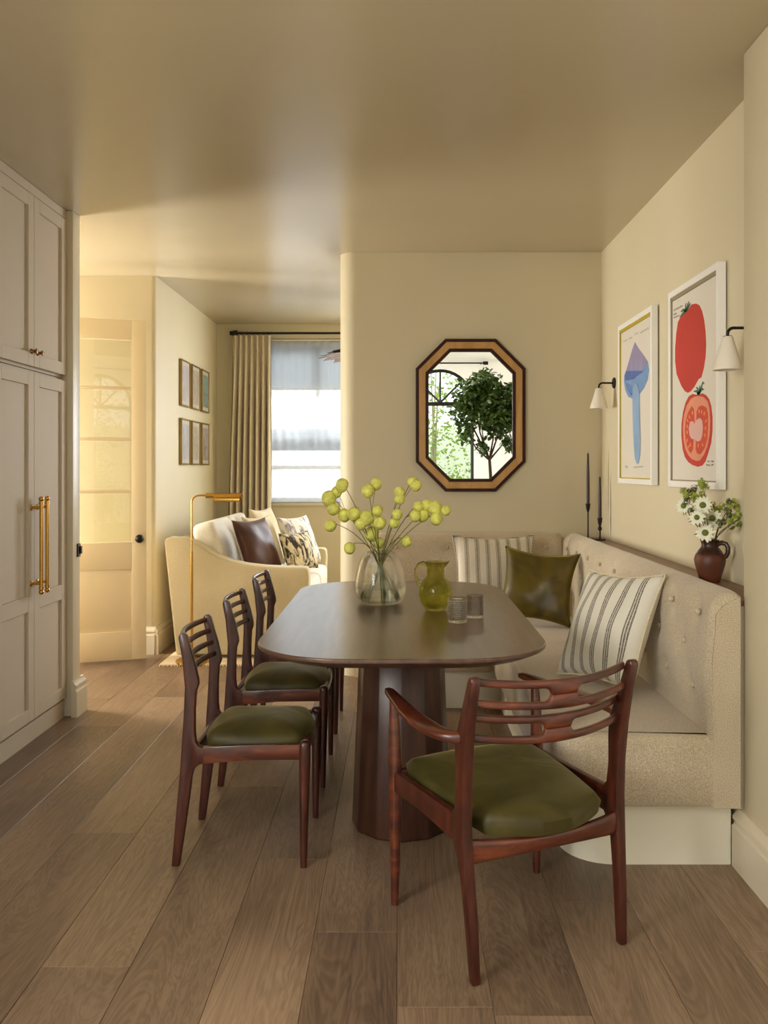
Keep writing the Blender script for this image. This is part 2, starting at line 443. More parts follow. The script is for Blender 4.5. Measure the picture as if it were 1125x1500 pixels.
def plank_mat():
    m, nt, b = new_mat('oak_plank')
    mp, oi = coords(nt, (5.0, 0.55, 5.0), True)
    wv = N(nt, 'ShaderNodeTexNoise', Scale=1.0, Detail=5.0, Roughness=0.6, Distortion=1.4); nt.links.new(mp.outputs[0], wv.inputs['Vector'])
    # cathedral rings: sine of the warped noise
    mu = N(nt, 'ShaderNodeMath', operation='MULTIPLY'); mu.inputs[1].default_value = 130.0
    nt.links.new(wv.outputs['Fac'], mu.inputs[0])
    sn = N(nt, 'ShaderNodeMath', operation='SINE'); nt.links.new(mu.outputs[0], sn.inputs[0])
    mp2, _ = coords(nt, (90, 3, 90), True)
    fi = N(nt, 'ShaderNodeTexNoise', Scale=1.0, Detail=4.0); nt.links.new(mp2.outputs[0], fi.inputs['Vector'])
    mp3, _ = coords(nt, (1.6, 0.9, 1.6), True)
    bl = N(nt, 'ShaderNodeTexNoise', Scale=1.0, Detail=3.0); nt.links.new(mp3.outputs[0], bl.inputs['Vector'])
    a1 = N(nt, 'ShaderNodeMath', operation='MULTIPLY_ADD'); a1.inputs[1].default_value = 0.065
    fm = N(nt, 'ShaderNodeMath', operation='MULTIPLY_ADD'); fm.inputs[1].default_value = 0.35; fm.inputs[2].default_value = 0.325
    nt.links.new(fi.outputs['Fac'], fm.inputs[0])
    nt.links.new(sn.outputs[0], a1.inputs[0]); nt.links.new(fm.outputs[0], a1.inputs[2])
    a2 = N(nt, 'ShaderNodeMath', operation='MULTIPLY_ADD'); a2.inputs[1].default_value = 0.95
    nt.links.new(bl.outputs['Fac'], a2.inputs[0]); nt.links.new(a1.outputs[0], a2.inputs[2])
    a3 = N(nt, 'ShaderNodeMath', operation='MULTIPLY'); a3.inputs[1].default_value = 0.8; nt.links.new(a2.outputs[0], a3.inputs[0])
    r = ramp(nt, a3.outputs[0], [(0.52, lin((84, 67, 54))), (0.76, lin((126, 102, 80))), (0.98, lin((158, 131, 104)))])
    hs = N(nt, 'ShaderNodeHueSaturation'); nt.links.new(r.outputs[0], hs.inputs['Color'])
    vr = N(nt, 'ShaderNodeMath', operation='MULTIPLY_ADD'); vr.inputs[1].default_value = 0.34; vr.inputs[2].default_value = 0.82
    nt.links.new(oi.outputs['Random'], vr.inputs[0]); nt.links.new(vr.outputs[0], hs.inputs['Value'])
    nt.links.new(hs.outputs[0], b.inputs['Base Color'])
    b.inputs['Roughness'].default_value = 0.4; b.inputs['Specular IOR Level'].default_value = 0.5
    bump(nt, b, a1.outputs[0], 0.12, 0.003)
    return m
M_PLANK = plank_mat()
M_BOUNCE_STONE = plain('bounce_stone', (206, 200, 188), 0.5, var=0.06, vscale=8, bscale=60, bstr=0.05)  # pale floor chosen for its neutral bounce, out of view
M_GROUT = plain('grout', (170, 162, 150), 0.9, bstr=0)
M_SUB = plain('floor_joint', (58, 44, 34), 0.8, bstr=0)

# ------------------------------------------------------------------ the setting
H = 2.65; HE = 3.06
XR, XP, YB = 1.262, 1.12, 5.44
# floor with planks
fl = struct(G().box(-3.8, 2.15, 1.0, 8.4, -0.08, -0.006).build('floor', M_SUB), 'oiled wide oak plank floor')
PW = 0.232; PL = 2.2
JOINT = {-2: 2.27, -1: 3.557, 0: 5.1, 1: 2.44, 2: 4.3, 3: 2.066, 4: 2.61, -3: 3.1, 5: 3.9, -4: 2.75}
pmesh = {}
rj = random.Random(3)
for k in range(-15, 12):
    x0 = -0.47 + PW * k
    xa, xb = max(x0, -3.8), min(x0 + PW, 2.15)
    if xb - xa < 0.03: continue
    j = JOINT.get(k, rj.uniform(0, PL))
    y = j - PL * math.ceil((j - 1.0) / PL)
    while y < 8.4:
        a, b = max(y, 1.0), min(y + PL, 8.4)
        y += PL
        if b - a < 0.05: continue
        if xb < -2.4 and (b < 4.6 or a > 6.1): continue   # under walls, outside the hall
        w, l = round(xb - xa, 3), round(b - a, 3)
        if (w, l) not in pmesh:
            g = G(); q = 0.0005; c = 0.0007
            hw, hl = w / 2 - q, l / 2 - q
            base = [(-hw, -hl), (hw, -hl), (hw, hl), (-hw, hl)]
            g.loft([[Vector((p[0], p[1], -0.006)) for p in base], [Vector((p[0], p[1], -c)) for p in base],
                    [Vector((p[0] - math.copysign(c, p[0]), p[1] - math.copysign(c, p[1]), 0)) for p in base]])
            o = g.build('plank', M_PLANK, fl, local=True)
            pmesh[(w, l)] = o.data
        else:
            o = bpy.data.objects.new('plank', pmesh[(w, l)]); COL.objects.link(o); o.parent = fl
        o.location = ((xa + xb) / 2, (a + b) / 2, 0)

# unseen garden room floor, given pale stone tiles to bounce neutral light
fe = struct(G().box(-2.5, 2.15, -3.35, 1.0, -0.08, -0.006).build('floor_extension', M_GROUT))
tile = None
for i in range(8):
    for j in range(7):
        if tile is None:
            tile = G().box(-0.288, 0.288, -0.308, 0.308, -0.006, 0).build('tile', M_BOUNCE_STONE, fe, local=True); o = tile
        else:
            o = bpy.data.objects.new('tile', tile.data); COL.objects.link(o); o.parent = fe
        o.location = (-2.5 + 0.29 + i * 0.581, -3.35 + 0.311 + j * 0.6214, 0)
# ceilings
struct(G().box(-3.8, 2.15, 1.2, 8.4, H, H + 0.12).build('ceiling', M_CEIL), 'beige satin painted ceiling')
g = G()
for a in ((-2.5, 2.15, -3.35, -2.4), (-2.5, 2.15, -0.4, 1.2), (-2.5, -1.9, -2.4, -0.4), (0.3, 2.15, -2.4, -0.4)):
    g.box(a[0], a[1], a[2], a[3], HE, HE + 0.12)
struct(g.build('ceiling_extension', M_WHITE))
struct(G().box(-2.5, 2.15, 1.2, 1.32, H + 0.12, HE + 0.12).build('wall_header', M_WHITE))
rl = struct(G().box(-1.9, -1.85, -2.4, -0.4, HE + 0.0, HE + 0.1).box(0.25, 0.3, -2.4, -0.4, HE, HE + 0.1).box(-1.85, 0.25, -2.4, -2.35, HE, HE + 0.1).box(-1.85, 0.25, -0.45, -0.4, HE, HE + 0.1).build('window_3', M_WHITE))  # made-up rooflight frame, added to bring in soft fill
G().box(-1.85, 0.25, -2.35, -0.45, HE + 0.05, HE + 0.056).build('pane', M_GLASSP, rl)

# back wall with a rounded end, niche wall and pier
r = 0.10; x0 = -0.375
poly = [(x0 + r + r * math.cos(math.radians(a)), YB + r + r * math.sin(math.radians(a))) for a in range(180, 271, 9)]
poly += [(1.42, YB), (1.42, YB + 0.3), (x0 + 0.04, YB + 0.3), (x0, YB + 0.26)]
struct(G().prism(poly, 'z', 0, H).build('wall_back', M_WALL, smooth=30))
struct(G().box(XR, 1.42, 2.835, YB, 0, H).build('wall_right', M_WALL))
struct(G().box(XP, 1.42, 2.35, 2.835, 0, H).build('wall_right_pier', M_WALL, bevel=0.006))
struct(G().box(1.42, 2.12, 2.25, 2.35, 0, H).build('wall_right_return', M_WALL))
struct(G().box(2.0, 2.12, -3.2, 2.25, 0, HE).build('wall_right_extension', M_WHITE))
struct(G().box(1.42, 1.52, YB + 0.3, 8.15, 0, H).build('wall_right_living', M_WALL))
# ledge behind the bench
struct(G().box(1.108, XR, 2.836, YB, 0, 0.85).build('wall_ledge', M_WALL))
struct(G().box(1.106, XR, 2.837, YB, 0.85, 0.87).build('trim_1', M_SHELF, bevel=0.002), 'narrow brown wooden ledge top behind the bench')
# left: partition end, kitchen wall, hall, living room
struct(G().box(-3.80, -1.71, 4.56, 4.66, 0, H).build('wall_left_partition', M_TRIM, bevel=0.004))
struct(G().box(-2.47, -2.36, 1.2, 4.56, 0, H).build('wall_left', M_WALL))
g = G().box(-2.47, -2.36, -3.2, -1.5, 0, HE).box(-2.47, -2.36, 0.3, 1.2, 0, HE).box(-2.47, -2.36, -1.5, 0.3, 0, 1.1).box(-2.47, -2.36, -1.5, 0.3, 2.4, HE)
struct(g.build('wall_left_extension', M_WHITE))
g = G()
for a in ((-1.5, -1.45, 1.1, 2.4), (0.25, 0.3, 1.1, 2.4), (-0.625, -0.575, 1.1, 2.4), (-1.5, 0.3, 1.1, 1.15), (-1.5, 0.3, 2.35, 2.4)): g.box(-2.44, -2.38, a[0], a[1], a[2], a[3])
w8 = struct(g.build('window_8', M_BLACK))
for a, b in ((-1.45, -0.625), (-0.575, 0.25)): G().box(-2.412, -2.408, a, b, 1.15, 2.35).build('pane', M_GLASSP, w8)
struct(G().prism([(-3.80, 6.1), (-1.74, 6.1), (-1.719, 6.109), (-1.71, 6.13), (-1.71, 8.15), (-1.81, 8.15), (-1.81, 6.2), (-3.80, 6.2)], 'z', 0, H).build('wall_left_living', M_WALL, smooth=50))
g = G()
hx0, hx1, hy0, hy1, hz0, hz1 = -3.80, -3.70, 5.08, 5.92, 0.62, 1.88
g.box(hx0, hx1, 4.66, 6.1, 0, hz0).box(hx0, hx1, 4.66, 6.1, hz1, H).box(hx0, hx1, 4.66, hy0, hz0, hz1).box(hx0, hx1, hy1, 6.1, hz0, hz1)
struct(g.build('wall_left_hall', M_WALL))
w2 = struct(G().box(hx0 + 0.03, hx1, hy0, hy0 + 0.04, hz0, hz1).box(hx0 + 0.03, hx1, hy1 - 0.04, hy1, hz0, hz1).box(hx0 + 0.03, hx1, hy0, hy1, hz0, hz0 + 0.04).box(hx0 + 0.03, hx1, hy0, hy1, hz1 - 0.04, hz1).build('window_2', M_TRIM))
G().box(hx0 + 0.075, hx0 + 0.08, hy0 + 0.04, hy1 - 0.04, hz0 + 0.04, hz1 - 0.04).build('pane', M_GLASSP, w2)
# window wall of the living room
wx0, wx1, wz0, wz1 = -1.26, -0.20, 0.974, 2.52
bx0, bx1 = -0.04, 1.24  # extent of the invented second window that lets in fill
YW = 8.15
g = G().box(-1.81, wx0, YW, YW + 0.2, 0, H).box(bx1, 1.52, YW, YW + 0.2, 0, H).box(wx1, bx0, YW, YW + 0.2, 0, H)
for a, b in ((wx0, wx1), (bx0, bx1)): g.box(a, b, YW, YW + 0.2, 0, wz0).box(a, b, YW, YW + 0.2, wz1, H)
struct(g.build('wall_window', M_WALL))
w1 = struct(G().box(wx0, wx0 + 0.05, YW + 0.1, YW + 0.18, wz0, wz1).box(wx1 - 0.05, wx1, YW + 0.1, YW + 0.18, wz0, wz1).box(wx0, wx1, YW + 0.1, YW + 0.18, wz0, wz0 + 0.05).box(wx0, wx1, YW + 0.1, YW + 0.18, wz1 - 0.05, wz1).build('window_1', M_WHITE), 'tall white sash window behind a sheer blind')
G().box(wx0 + 0.05, wx1 - 0.05, YW + 0.11, YW + 0.16, 1.47, 1.68).build('meeting_rail', M_BAND, w1, bevel=0.006)
G().box(wx0 + 0.05, wx1 - 0.05, YW + 0.12, YW + 0.15, 1.29, 1.325).build('glazing_bar', M_WHITE, w1)
for xx in (-0.79,):
    G().box(xx, xx + 0.035, YW + 0.12, YW + 0.15, 1.68, wz1 - 0.05).build('glazing_bar', M_WHITE, w1)
for (a, b) in ((wz0 + 0.05, 1.47), (1.68, wz1 - 0.05)):
    G().box(wx0 + 0.05, wx1 - 0.05, YW + 0.133, YW + 0.137, a, b).build('pane', M_GLASSP, w1)
G().box(wx0 - 0.03, wx1 + 0.03, YW - 0.03, YW + 0.1, wz0 - 0.025, wz0).build('window_sill', M_TRIM, w1, bevel=0.004)
w7 = G()
for a in ((bx0, bx0 + 0.05, wz0, wz1), (bx1 - 0.05, bx1, wz0, wz1), (bx0, bx1, wz0, wz0 + 0.05), (bx0, bx1, wz1 - 0.05, wz1), (bx0, bx1, 1.55, 1.61)): w7.box(a[0], a[1], YW + 0.1, YW + 0.17, a[2], a[3])
w7 = struct(w7.build('window_7', M_WHITE))  # unseen window added to carry the living room fill light
G().box(bx0 + 0.05, bx1 - 0.05, YW + 0.133, YW + 0.137, wz0 + 0.05, wz1 - 0.05).build('pane', M_GLASSP, w7)
rb = thing('roller_blind', 'half lowered pale grey roller blind on the far sash window', 'blind', ((wx0 + wx1) / 2, YW + 0.09, 2.05))
G().box(wx0 + 0.02, wx1 - 0.02, YW + 0.088, YW + 0.0895, 2.06, 2.46).build('blind_cloth', M_ROLLER, rb)
G().box(wx0 + 0.02, wx1 - 0.02, YW + 0.08, YW + 0.097, 2.04, 2.06).build('bottom_bar', M_WHITE, rb, bevel=0.003)
G().tube([(wx0 + 0.02, YW + 0.085, 2.48), (wx1 - 0.02, YW + 0.085, 2.48)], 0.022, 12).build('roller', M_WHITE, rb, smooth=40)
sb = thing('sheer_curtain', 'thin white sheer panel hanging flat across the far window', 'curtain', ((wx0 + wx1) / 2, YW + 0.03, wz0 + 0.005))
g = G(); nx = 90
xs = [wx0 + 0.01 + (wx1 - wx0 - 0.02) * i / nx for i in range(nx + 1)]
ys = [YW + 0.035 + 0.006 * math.sin(i * 0.9) + 0.004 * math.sin(i * 0.37 + 1) for i in range(nx + 1)]
vs = [(x, y, z) for z in (wz0 + 0.01, 2.50) for x, y in zip(xs, ys)]
g.add(vs, [(i, i + 1, nx + 2 + i, nx + 1 + i) for i in range(nx)])
g.build('sheer_cloth', M_SHEER, sb, smooth=60)
G().tube([(wx0, YW + 0.035, 2.505), (wx1, YW + 0.035, 2.505)], 0.006, 8).build('wire', M_WHITE, sb)

# skirting boards
def skirting(name, a, b, nrm, h=0.19, t=0.032, label=None):
    a, b, nrm = Vector((*a, 0)), Vector((*b, 0)), Vector((*nrm, 0))
    prof = [(0, 0), (t, 0), (t, h * 0.70), (t * 0.78, h * 0.73), (t * 0.72, h * 0.78), (t * 0.92, h * 0.82), (t * 0.86, h * 0.88), (t * 0.5, h * 0.93), (t * 0.38, h), (0, h)]
    rings = [[p + nrm * q[0] + Vector((0, 0, q[1])) for q in prof] for p in (a, b)]
    o = G().loft(rings).build(name, M_TRIM, smooth=35)
    return struct(o, label)
skirting('baseboard_right', (XP, 2.85), (XP, 2.35), (-1, 0), label='moulded cream baseboard on the right pier')
skirting('baseboard_left_hall', (-3.70, 6.1), (-1.71, 6.1), (0, -1), t=0.025)
skirting('baseboard_left_living', (-1.71, 6.08), (-1.71, 8.15), (1, 0), t=0.025)
skirting('baseboard_left_partition', (-1.71, 4.535), (-1.71, 4.685), (1, 0), t=0.03)
skirting('baseboard_window', (-1.71, YW), (1.42, YW), (0, -1), t=0.025)
skirting('baseboard_back', (x0 + 0.09, YB), (-0.16, YB), (0, -1), t=0.025)
skirting('baseboard_right_extension', (2.0, 2.25), (2.0, -3.2), (-1, 0))

# open glazed door in the hall
dA, dB = Vector((-2.43, 5.70)), Vector((-1.723, 5.925))
dirv = (dB - dA).normalized(); nv = Vector((dirv.y, -dirv.x)); DW = (dB - dA).length
def dbox(g, s0, s1, n0, n1, z0, z1):
    P = lambda s, n, z: (dA.x + dirv.x * s + nv.x * n, dA.y + dirv.y * s + nv.y * n, z)
    vs = [P(s0, n0, z0), P(s1, n0, z0), P(s1, n1, z0), P(s0, n1, z0), P(s0, n0, z1), P(s1, n0, z1), P(s1, n1, z1), P(s0, n1, z1)]
    return g.add(vs, [(3, 2, 1, 0), (4, 5, 6, 7), (0, 1, 5, 4), (1, 2, 6, 5), (2, 3, 7, 6), (3, 0, 4, 7)])
ZD = [0.80, 1.144, 1.497, 1.841, 2.167]
st = 0.095
g = G()
for a in ((0, st, 0.01, 2.30), (DW - st, DW, 0.01, 2.30), (st, DW - st, 2.167, 2.30), (st, DW - st, 0.62, 0.80), (st, DW - st, 0.01, 0.20)):
    dbox(g, a[0], a[1], -0.02, 0.02, a[2], a[3])
door = struct(g.build('door_1', M_DOOR, bevel=0.002), 'cream hall door standing open with four glass panes')
dbox(G(), st - 0.005, DW - st + 0.005, -0.009, 0.009, 0.195, 0.625).build('panel', M_DOOR, door, bevel=0.001)
for i in range(4):
    dbox(G(), st - 0.004, DW - st + 0.004, -0.003, 0.003, ZD[i] + 0.005, ZD[i + 1] - 0.005).build('pane', M_DOORGL, door)
for z in ZD[1:4]:
    dbox(G(), st - 0.002, DW - st + 0.002, -0.016, 0.016, z - 0.011, z + 0.011).build('glazing_bar', M_DOOR, door, bevel=0.003)
kx, ky = dA.x + dirv.x * (DW - 0.045) + nv.x * 0.05, dA.y + dirv.y * (DW - 0.045) + nv.y * 0.05
g = G().sphere((kx, ky, 0.825), 0.029, 18, 12)
g.tube([(kx, ky, 0.825), (kx - nv.x * 0.035, ky - nv.y * 0.035, 0.825)], 0.011, 10)
g.build('door_knob', M_BLACK, door, smooth=60)
struct(G().box(-1.7095, -1.703, 4.615, 4.65, 0.83, 0.90).box(-1.7095, -1.695, 4.635, 4.655, 0.845, 0.885).build('trim_strike_plate', M_BLACK), 'small black strike plate on the partition end')

# ------------------------------------------------------------------ fitted cupboards on the left
XC = -1.74
def shaker(y0, y1, z0, z1, rails, parent, stile=0.062):
    """door standing in the plane x = XC, facing +x"""
    g = G(); t = 0.022; b = 0.0015
    y0 += b; y1 -= b
    g.box(XC - t, XC, y0, y0 + stile, z0, z1).box(XC - t, XC, y1 - stile, y1, z0, z1)
    zs = [(z0, z0 + stile)] + rails + [(z1 - stile, z1)]
    for a, c in zs: g.box(XC - t, XC, y0 + stile, y1 - stile, a, c)
    d = g.build('door', M_CAB, parent, bevel=0.0012, seg=1)
    for (a, c) in zip(zs[:-1], zs[1:]):
        G().box(XC - t, XC - 0.012, y0 + stile - 0.003, y1 - stile + 0.003, a[1] - 0.003, c[0] + 0.003).build('panel', M_CAB, d)
    return d
def cupboards(y0, y1, which):
    ym = (y0 + y1) / 2
    t = thing('tall_cupboard', 'tall beige shaker cupboard with long brass bar handles' + which, 'cupboard', (XC, ym, 0))
    G().box(-2.355, XC - 0.024, y0 + 0.001, y1 - 0.001, 0.09, 1.768).build('carcass', M_CAB, t)
    G().box(-2.355, XC - 0.012, y0 + 0.001, y1 - 0.001, 0, 0.09).build('toe_kick', M_CAB, t)
    for s, (a, b) in ((1, (y0, ym)), (-1, (ym, y1))):
        d = shaker(a, b, 0.105, 1.755, [(0.625, 0.70)], t)
        hy = ym - s * 0.034; hx = XC + 0.048
        g = G().tube([(hx, hy, 0.725), (hx, hy, 1.145)], 0.0085, 12)
        for z in (0.715, 1.155): g.sphere((hx, hy, z), 0.0125, 12, 8)
        for z in (0.735, 1.135): g.tube([(hx, hy, z - 0.006), (hx, hy, z + 0.006)], 0.0115, 12)
        for z in (0.755, 1.115):
            g.tube([(XC, hy, z), (XC + 0.004, hy, z), (XC + 0.006, hy, z), (hx, hy, z)], [0.015, 0.013, 0.007, 0.007], 12)
        g.build('handle', M_BRASS, d, smooth=50)
    t = thing('wall_cupboard', 'upper beige shaker cupboard with small aged brass knobs' + which, 'cupboard', (XC, ym, 1.77))
    G().box(-2.355, XC - 0.024, y0 + 0.001, y1 - 0.001, 1.772, 2.62).build('carcass', M_CAB, t)
    G().box(-2.355, XC - 0.004, y0 + 0.001, y1 - 0.001, 2.603, 2.648).build('cornice', M_CAB, t)
    for s, (a, b) in ((1, (y0, ym)), (-1, (ym, y1))):
        d = shaker(a, b, 1.785, 2.598, [], t)
        hy = ym - s * 0.034
        g = G().tube([(XC, hy, 1.853), (XC + 0.004, hy, 1.853), (XC + 0.012, hy, 1.853), (XC + 0.018, hy, 1.853), (XC + 0.026, hy, 1.853), (XC + 0.030, hy, 1.853)], [0.012, 0.012, 0.006, 0.007, 0.014, 0.009], 14)
        g.build('knob', M_OLDBRASS, d, smooth=50)
cupboards(3.745, 4.55, ' beside the hall')
cupboards(2.94, 3.745, ' nearer the camera')

# ------------------------------------------------------------------ bench (banquette)
BX, BXB = 0.985, 1.098       # right back: front face and rear
BYB0, BYB1 = 5.315, 5.432    # rear back
SEATZ, SEATB = 0.437, 0.205
bq = thing('banquette', 'L shaped buttoned oatmeal linen bench on a white plinth', 'bench', (0.75, 4.1, 0))
# plinth: L with a rounded near corner
pl = rrect(0.55, 1.0875, 2.856, 4.0, (0.16, 0.0, 0, 0))
pl = pl[:-1]
plinth = [p for p in pl if p[1] < 3.9] + [(1.0875, 5.42), (-0.13, 5.42), (-0.13, 4.72), (0.55, 4.72)]
G().prism(plinth, 'z', 0, SEATB).build('plinth', M_PLINTH, bq, smooth=30)
def soft_slab(poly, z0, z1, rr, steps=6):
    """slab with rounded top edge: inset rings"""
    n = len(poly); P = [Vector((*p, 0)) for p in poly]
    area2 = sum(P[i].x * P[(i + 1) % n].y - P[(i + 1) % n].x * P[i].y for i in range(n))
    sg = 1 if area2 > 0 else -1
    nor = []
    for i in range(n):
        e1 = (P[i] - P[i - 1]).normalized(); e2 = (P[(i + 1) % n] - P[i]).normalized()
        n1 = Vector((-e1.y, e1.x, 0)) * sg; n2 = Vector((-e2.y, e2.x, 0)) * sg
        m = (n1 + n2); m = m / max(0.35, m.length_squared / 2) if m.length > 1e-6 else n1
        nor.append(m)
    rings = [[p + nn * rr * 0.4 + Vector((0, 0, z0)) for p, nn in zip(P, nor)], [p + Vector((0, 0, z0 + rr * 0.5)) for p in P]]
    for i in range(steps + 1):
        a = PI / 2 * i / steps
        rings.append([p + nn * rr * (1 - math.cos(a)) + Vector((0, 0, z1 - rr + rr * math.sin(a))) for p, nn in zip(P, nor)])
    return rings
sr = rrect(0.50, 1.06, 2.805, 5.34, (0.09, 0.015, 0.0, 0.0))
G().loft(soft_slab(sr, SEATB, SEATZ, 0.03)).build('seat', M_LINEN, bq, smooth=50)
sl = rrect(-0.14, 0.499, 4.66, 5.34, (0.03, 0.0, 0.0, 0.02))
G().loft(soft_slab(sl, SEATB, SEATZ, 0.03)).build('seat', M_LINEN, bq, smooth=50)
def tufted(axis, a, b, face, rear, sgn, buttons, zlo=SEATB, zhi=0.90, chan=0.0):
    """padded back: axis 'y' runs along y with its face toward -x; axis 'x' runs along x with its face toward -y"""
    T = rear - face
    prof = []
    for i in range(26):
        z = zlo + (0.815 - zlo) * i / 25
        prof.append((face + 0.012 * (1 - smooth01((z - SEATZ) / 0.25)) + 0.012 * smooth01((z - 0.62) / 0.2), z))
    fx = prof[-1][0]
    for i in range(1, 11):
        t = PI / 2 * i / 10
        prof.append((rear - 0.012 - (rear - 0.012 - fx) * math.cos(t), 0.815 + (zhi - 0.815) * math.sin(t)))
    prof.append((rear, zhi - 0.012)); prof.append((rear, zlo))
    n = int((b - a) / 0.02)
    rings = []
    for i in range(n + 1):
        s = a + (b - a) * i / n
        ring = []
        for d, z in prof:
            dd = 0.0
            for (bs, bz) in buttons:
                q = ((s - bs) ** 2 + (z - bz) ** 2)
                dd += 0.020 * math.exp(-q / 0.0014) + 0.009 * math.exp(-q / 0.012)
                # short pulled creases
                if abs(z - bz) < 0.09: dd += 0.004 * math.exp(-((s - bs) / 0.012) ** 2) * (1 - abs(z - bz) / 0.09)
            if chan and d < rear - 0.02: dd += chan * (0.5 + 0.5 * math.cos(2 * PI * s / 0.028)) * smooth01((z - 0.5) / 0.2)
            k = min(dd, T * 0.6) if d < rear - 0.001 else 0
            edge = min(s - a, b - s)
            ee = 0.016 * (1 - smooth01(edge / 0.03)) if d < rear - 0.005 else 0
            dp = min(d + k + ee, rear - 0.0005) if d < rear - 0.0005 else d
            zz = z - ee * smooth01((z - 0.80) / 0.08)
            ring.append(Vector((dp, s, zz)) if axis == 'y' else Vector((s, dp, zz)))
        rings.append(ring)
    g = G().loft(rings); g.end = rings[0]
    return g
btn_r = [(2.95 + 0.29 * i, 0.815) for i in range(9)] + [(3.095 + 0.29 * i, 0.69) for i in range(8)] + [(3.0 + 0.29 * i, 0.555) for i in range(8)]
tg = tufted('y', 2.80, 5.43, BX, BXB, 1, btn_r)
bk = tg.build('backrest', M_LINEN, bq, smooth=50)
for y, z in btn_r:
    G().sphere((BX + 0.027, y, z), 0.011, 12, 8).build('button', M_LINEN, bk, smooth=60)
G().tube([p + Vector((0, 0.001, 0)) for p in tg.end if p.z > SEATZ + 0.008 and p.x < BXB - 0.002], 0.0035, 8).build('piping', M_LINEN, bk, smooth=60)
btn_b = [(-0.02, 0.815), (0.295, 0.815), (0.61, 0.815), (0.90, 0.815), (0.14, 0.62), (0.45, 0.62), (0.76, 0.62)]
bk2 = tufted('x', -0.15, 1.0, BYB0, BYB1, 1, btn_b, chan=0.0012).build('backrest', M_LINEN, bq, smooth=50)
for x, z in btn_b:
    G().sphere((x, BYB0 + 0.027, z), 0.011, 12, 8).build('button', M_LINEN, bk2, smooth=60)

# ------------------------------------------------------------------ table
tb = thing('dining_table', 'dark walnut dining table with rounded corners and faceted pedestal', 'table', (0.008, 3.41, 0))
TZ = 0.745
def top_ring(ins, z):
    return [Vector((x, y, z)) for x, y in rrect(-0.457 + ins, 0.473 - ins, 2.53 + ins, 4.29 - ins, 0.30 - ins * 0.5, 14)]
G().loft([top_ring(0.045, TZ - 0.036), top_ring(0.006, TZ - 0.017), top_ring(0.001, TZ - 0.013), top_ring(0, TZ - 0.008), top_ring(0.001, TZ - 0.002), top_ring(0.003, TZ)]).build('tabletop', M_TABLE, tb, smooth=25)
def ped_ring(sc, z):
    pts = []
    for a in range(0, 181, 30):
        t = math.radians(a + 180)
        pts.append((0.008 + 0.182 * sc * math.cos(t), 3.20 + 0.185 * sc * math.sin(t) - (1 - sc) * -0.1))
    for a in range(0, 181, 30):
        t = math.radians(a)
        pts.append((0.008 + 0.182 * sc * math.cos(t), 3.62 + 0.185 * sc * math.sin(t) - (1 - sc) * 0.1))
    return [Vector((x, y, z)) for x, y in pts]
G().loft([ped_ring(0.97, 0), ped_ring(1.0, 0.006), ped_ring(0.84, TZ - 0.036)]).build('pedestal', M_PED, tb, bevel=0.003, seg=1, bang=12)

# ------------------------------------------------------------------ side chairs (local: faces +x)
def seat_pad(x0, x1, hw0, hw1, z_edge, z_top, rear_bulge=0.0, front_bulge=0.02, tilt=0.0, nu=26, nv=22, zb=None, kc=0.14, de=2.6, dp=0.62):
    """upholstered pad: outline wider at the front, domed top"""
    g = G(); rings = []
    def outline(s, t):
        # s,t in -1..1 -> superelliptic square
        k = (1 - kc) + kc * (1 - (s * s * t * t) ** 0.9)
        return s * k, t * k
    top = []
    for i in range(nu + 1):
        s = -1 + 2 * i / nu; row = []
        for j in range(nv + 1):
            t = -1 + 2 * j / nv
            a, b = outline(s, t)
            u = (a + 1) / 2
            hw = hw0 + (hw1 - hw0) * u
            x = x0 + (x1 - x0) * u
            if u < 0.5: x -= rear_bulge * (1 - (b) ** 2) * (1 - u * 2)
            else: x += front_bulge * (1 - b * b) * (u * 2 - 1)
            e = max(abs(s), abs(t))
            dome = (1 - e ** de) ** dp if e < 1 else 0
            z = z_edge + (z_top - z_edge) * dome + tilt * (u - 0.5)
            row.append(Vector((x, b * hw, z)))
        top.append(row)
    vs = [p for r_ in top for p in r_]; w = nv + 1; fs = []
    for i in range(nu):
        for j in range(nv): fs.append((i * w + j, (i + 1) * w + j, (i + 1) * w + j + 1, i * w + j + 1))
    rim = [i * w for i in range(nu + 1)] + [nu * w + j for j in range(1, w)] + [i * w + nv for i in range(nu - 1, -1, -1)] + [j for j in range(nv - 1, 0, -1)]
    n = len(vs); zb = z_edge - 0.03 if zb is None else zb
    c = Vector(((x0 + x1) / 2, 0, 0))
    low = []
    for q in rim:
        p = vs[q]; low.append(Vector((c.x + (p.x - c.x) * 0.97, p.y * 0.97, zb + tilt * ((p.x - x0) / (x1 - x0) - 0.5))))
    vs = vs + low; m = len(rim)
    for i in range(m): fs.append((rim[i], rim[(i + 1) % m], n + (i + 1) % m, n + i))
    fs.append(tuple(range(n, n + m)))
    return g.add(vs, fs)

def ring_rect(c, ax, ay, hx, hy, n=12, pw=0.45):
    out = []
    for i in range(n):
        a = 2 * PI * (i + 0.5) / n
        ca, sa = math.cos(a), math.sin(a)
        out.append(c + ax * (hx * math.copysign(abs(ca) ** pw, ca)) + ay * (hy * math.copysign(abs(sa) ** pw, sa)))
    return out
def bow_slat(y0, y1, z, x, bow, hx, hz, n=14, sag=0.0):
    rings = []
    for i in range(n + 1):
        s = -1 + 2 * i / n
        c = Vector((x - bow * (1 - s * s), (y0 + y1) / 2 + s * (y1 - y0) / 2, z + sag * (1 - s * s)))
        rings.append(ring_rect(c, Vector((1, 0, 0)), Vector((0, 0, 1)), hx, hz * (1.0 + 0.25 * (1 - abs(s) ** 2)), 10, 0.7))
    return G().loft(rings)

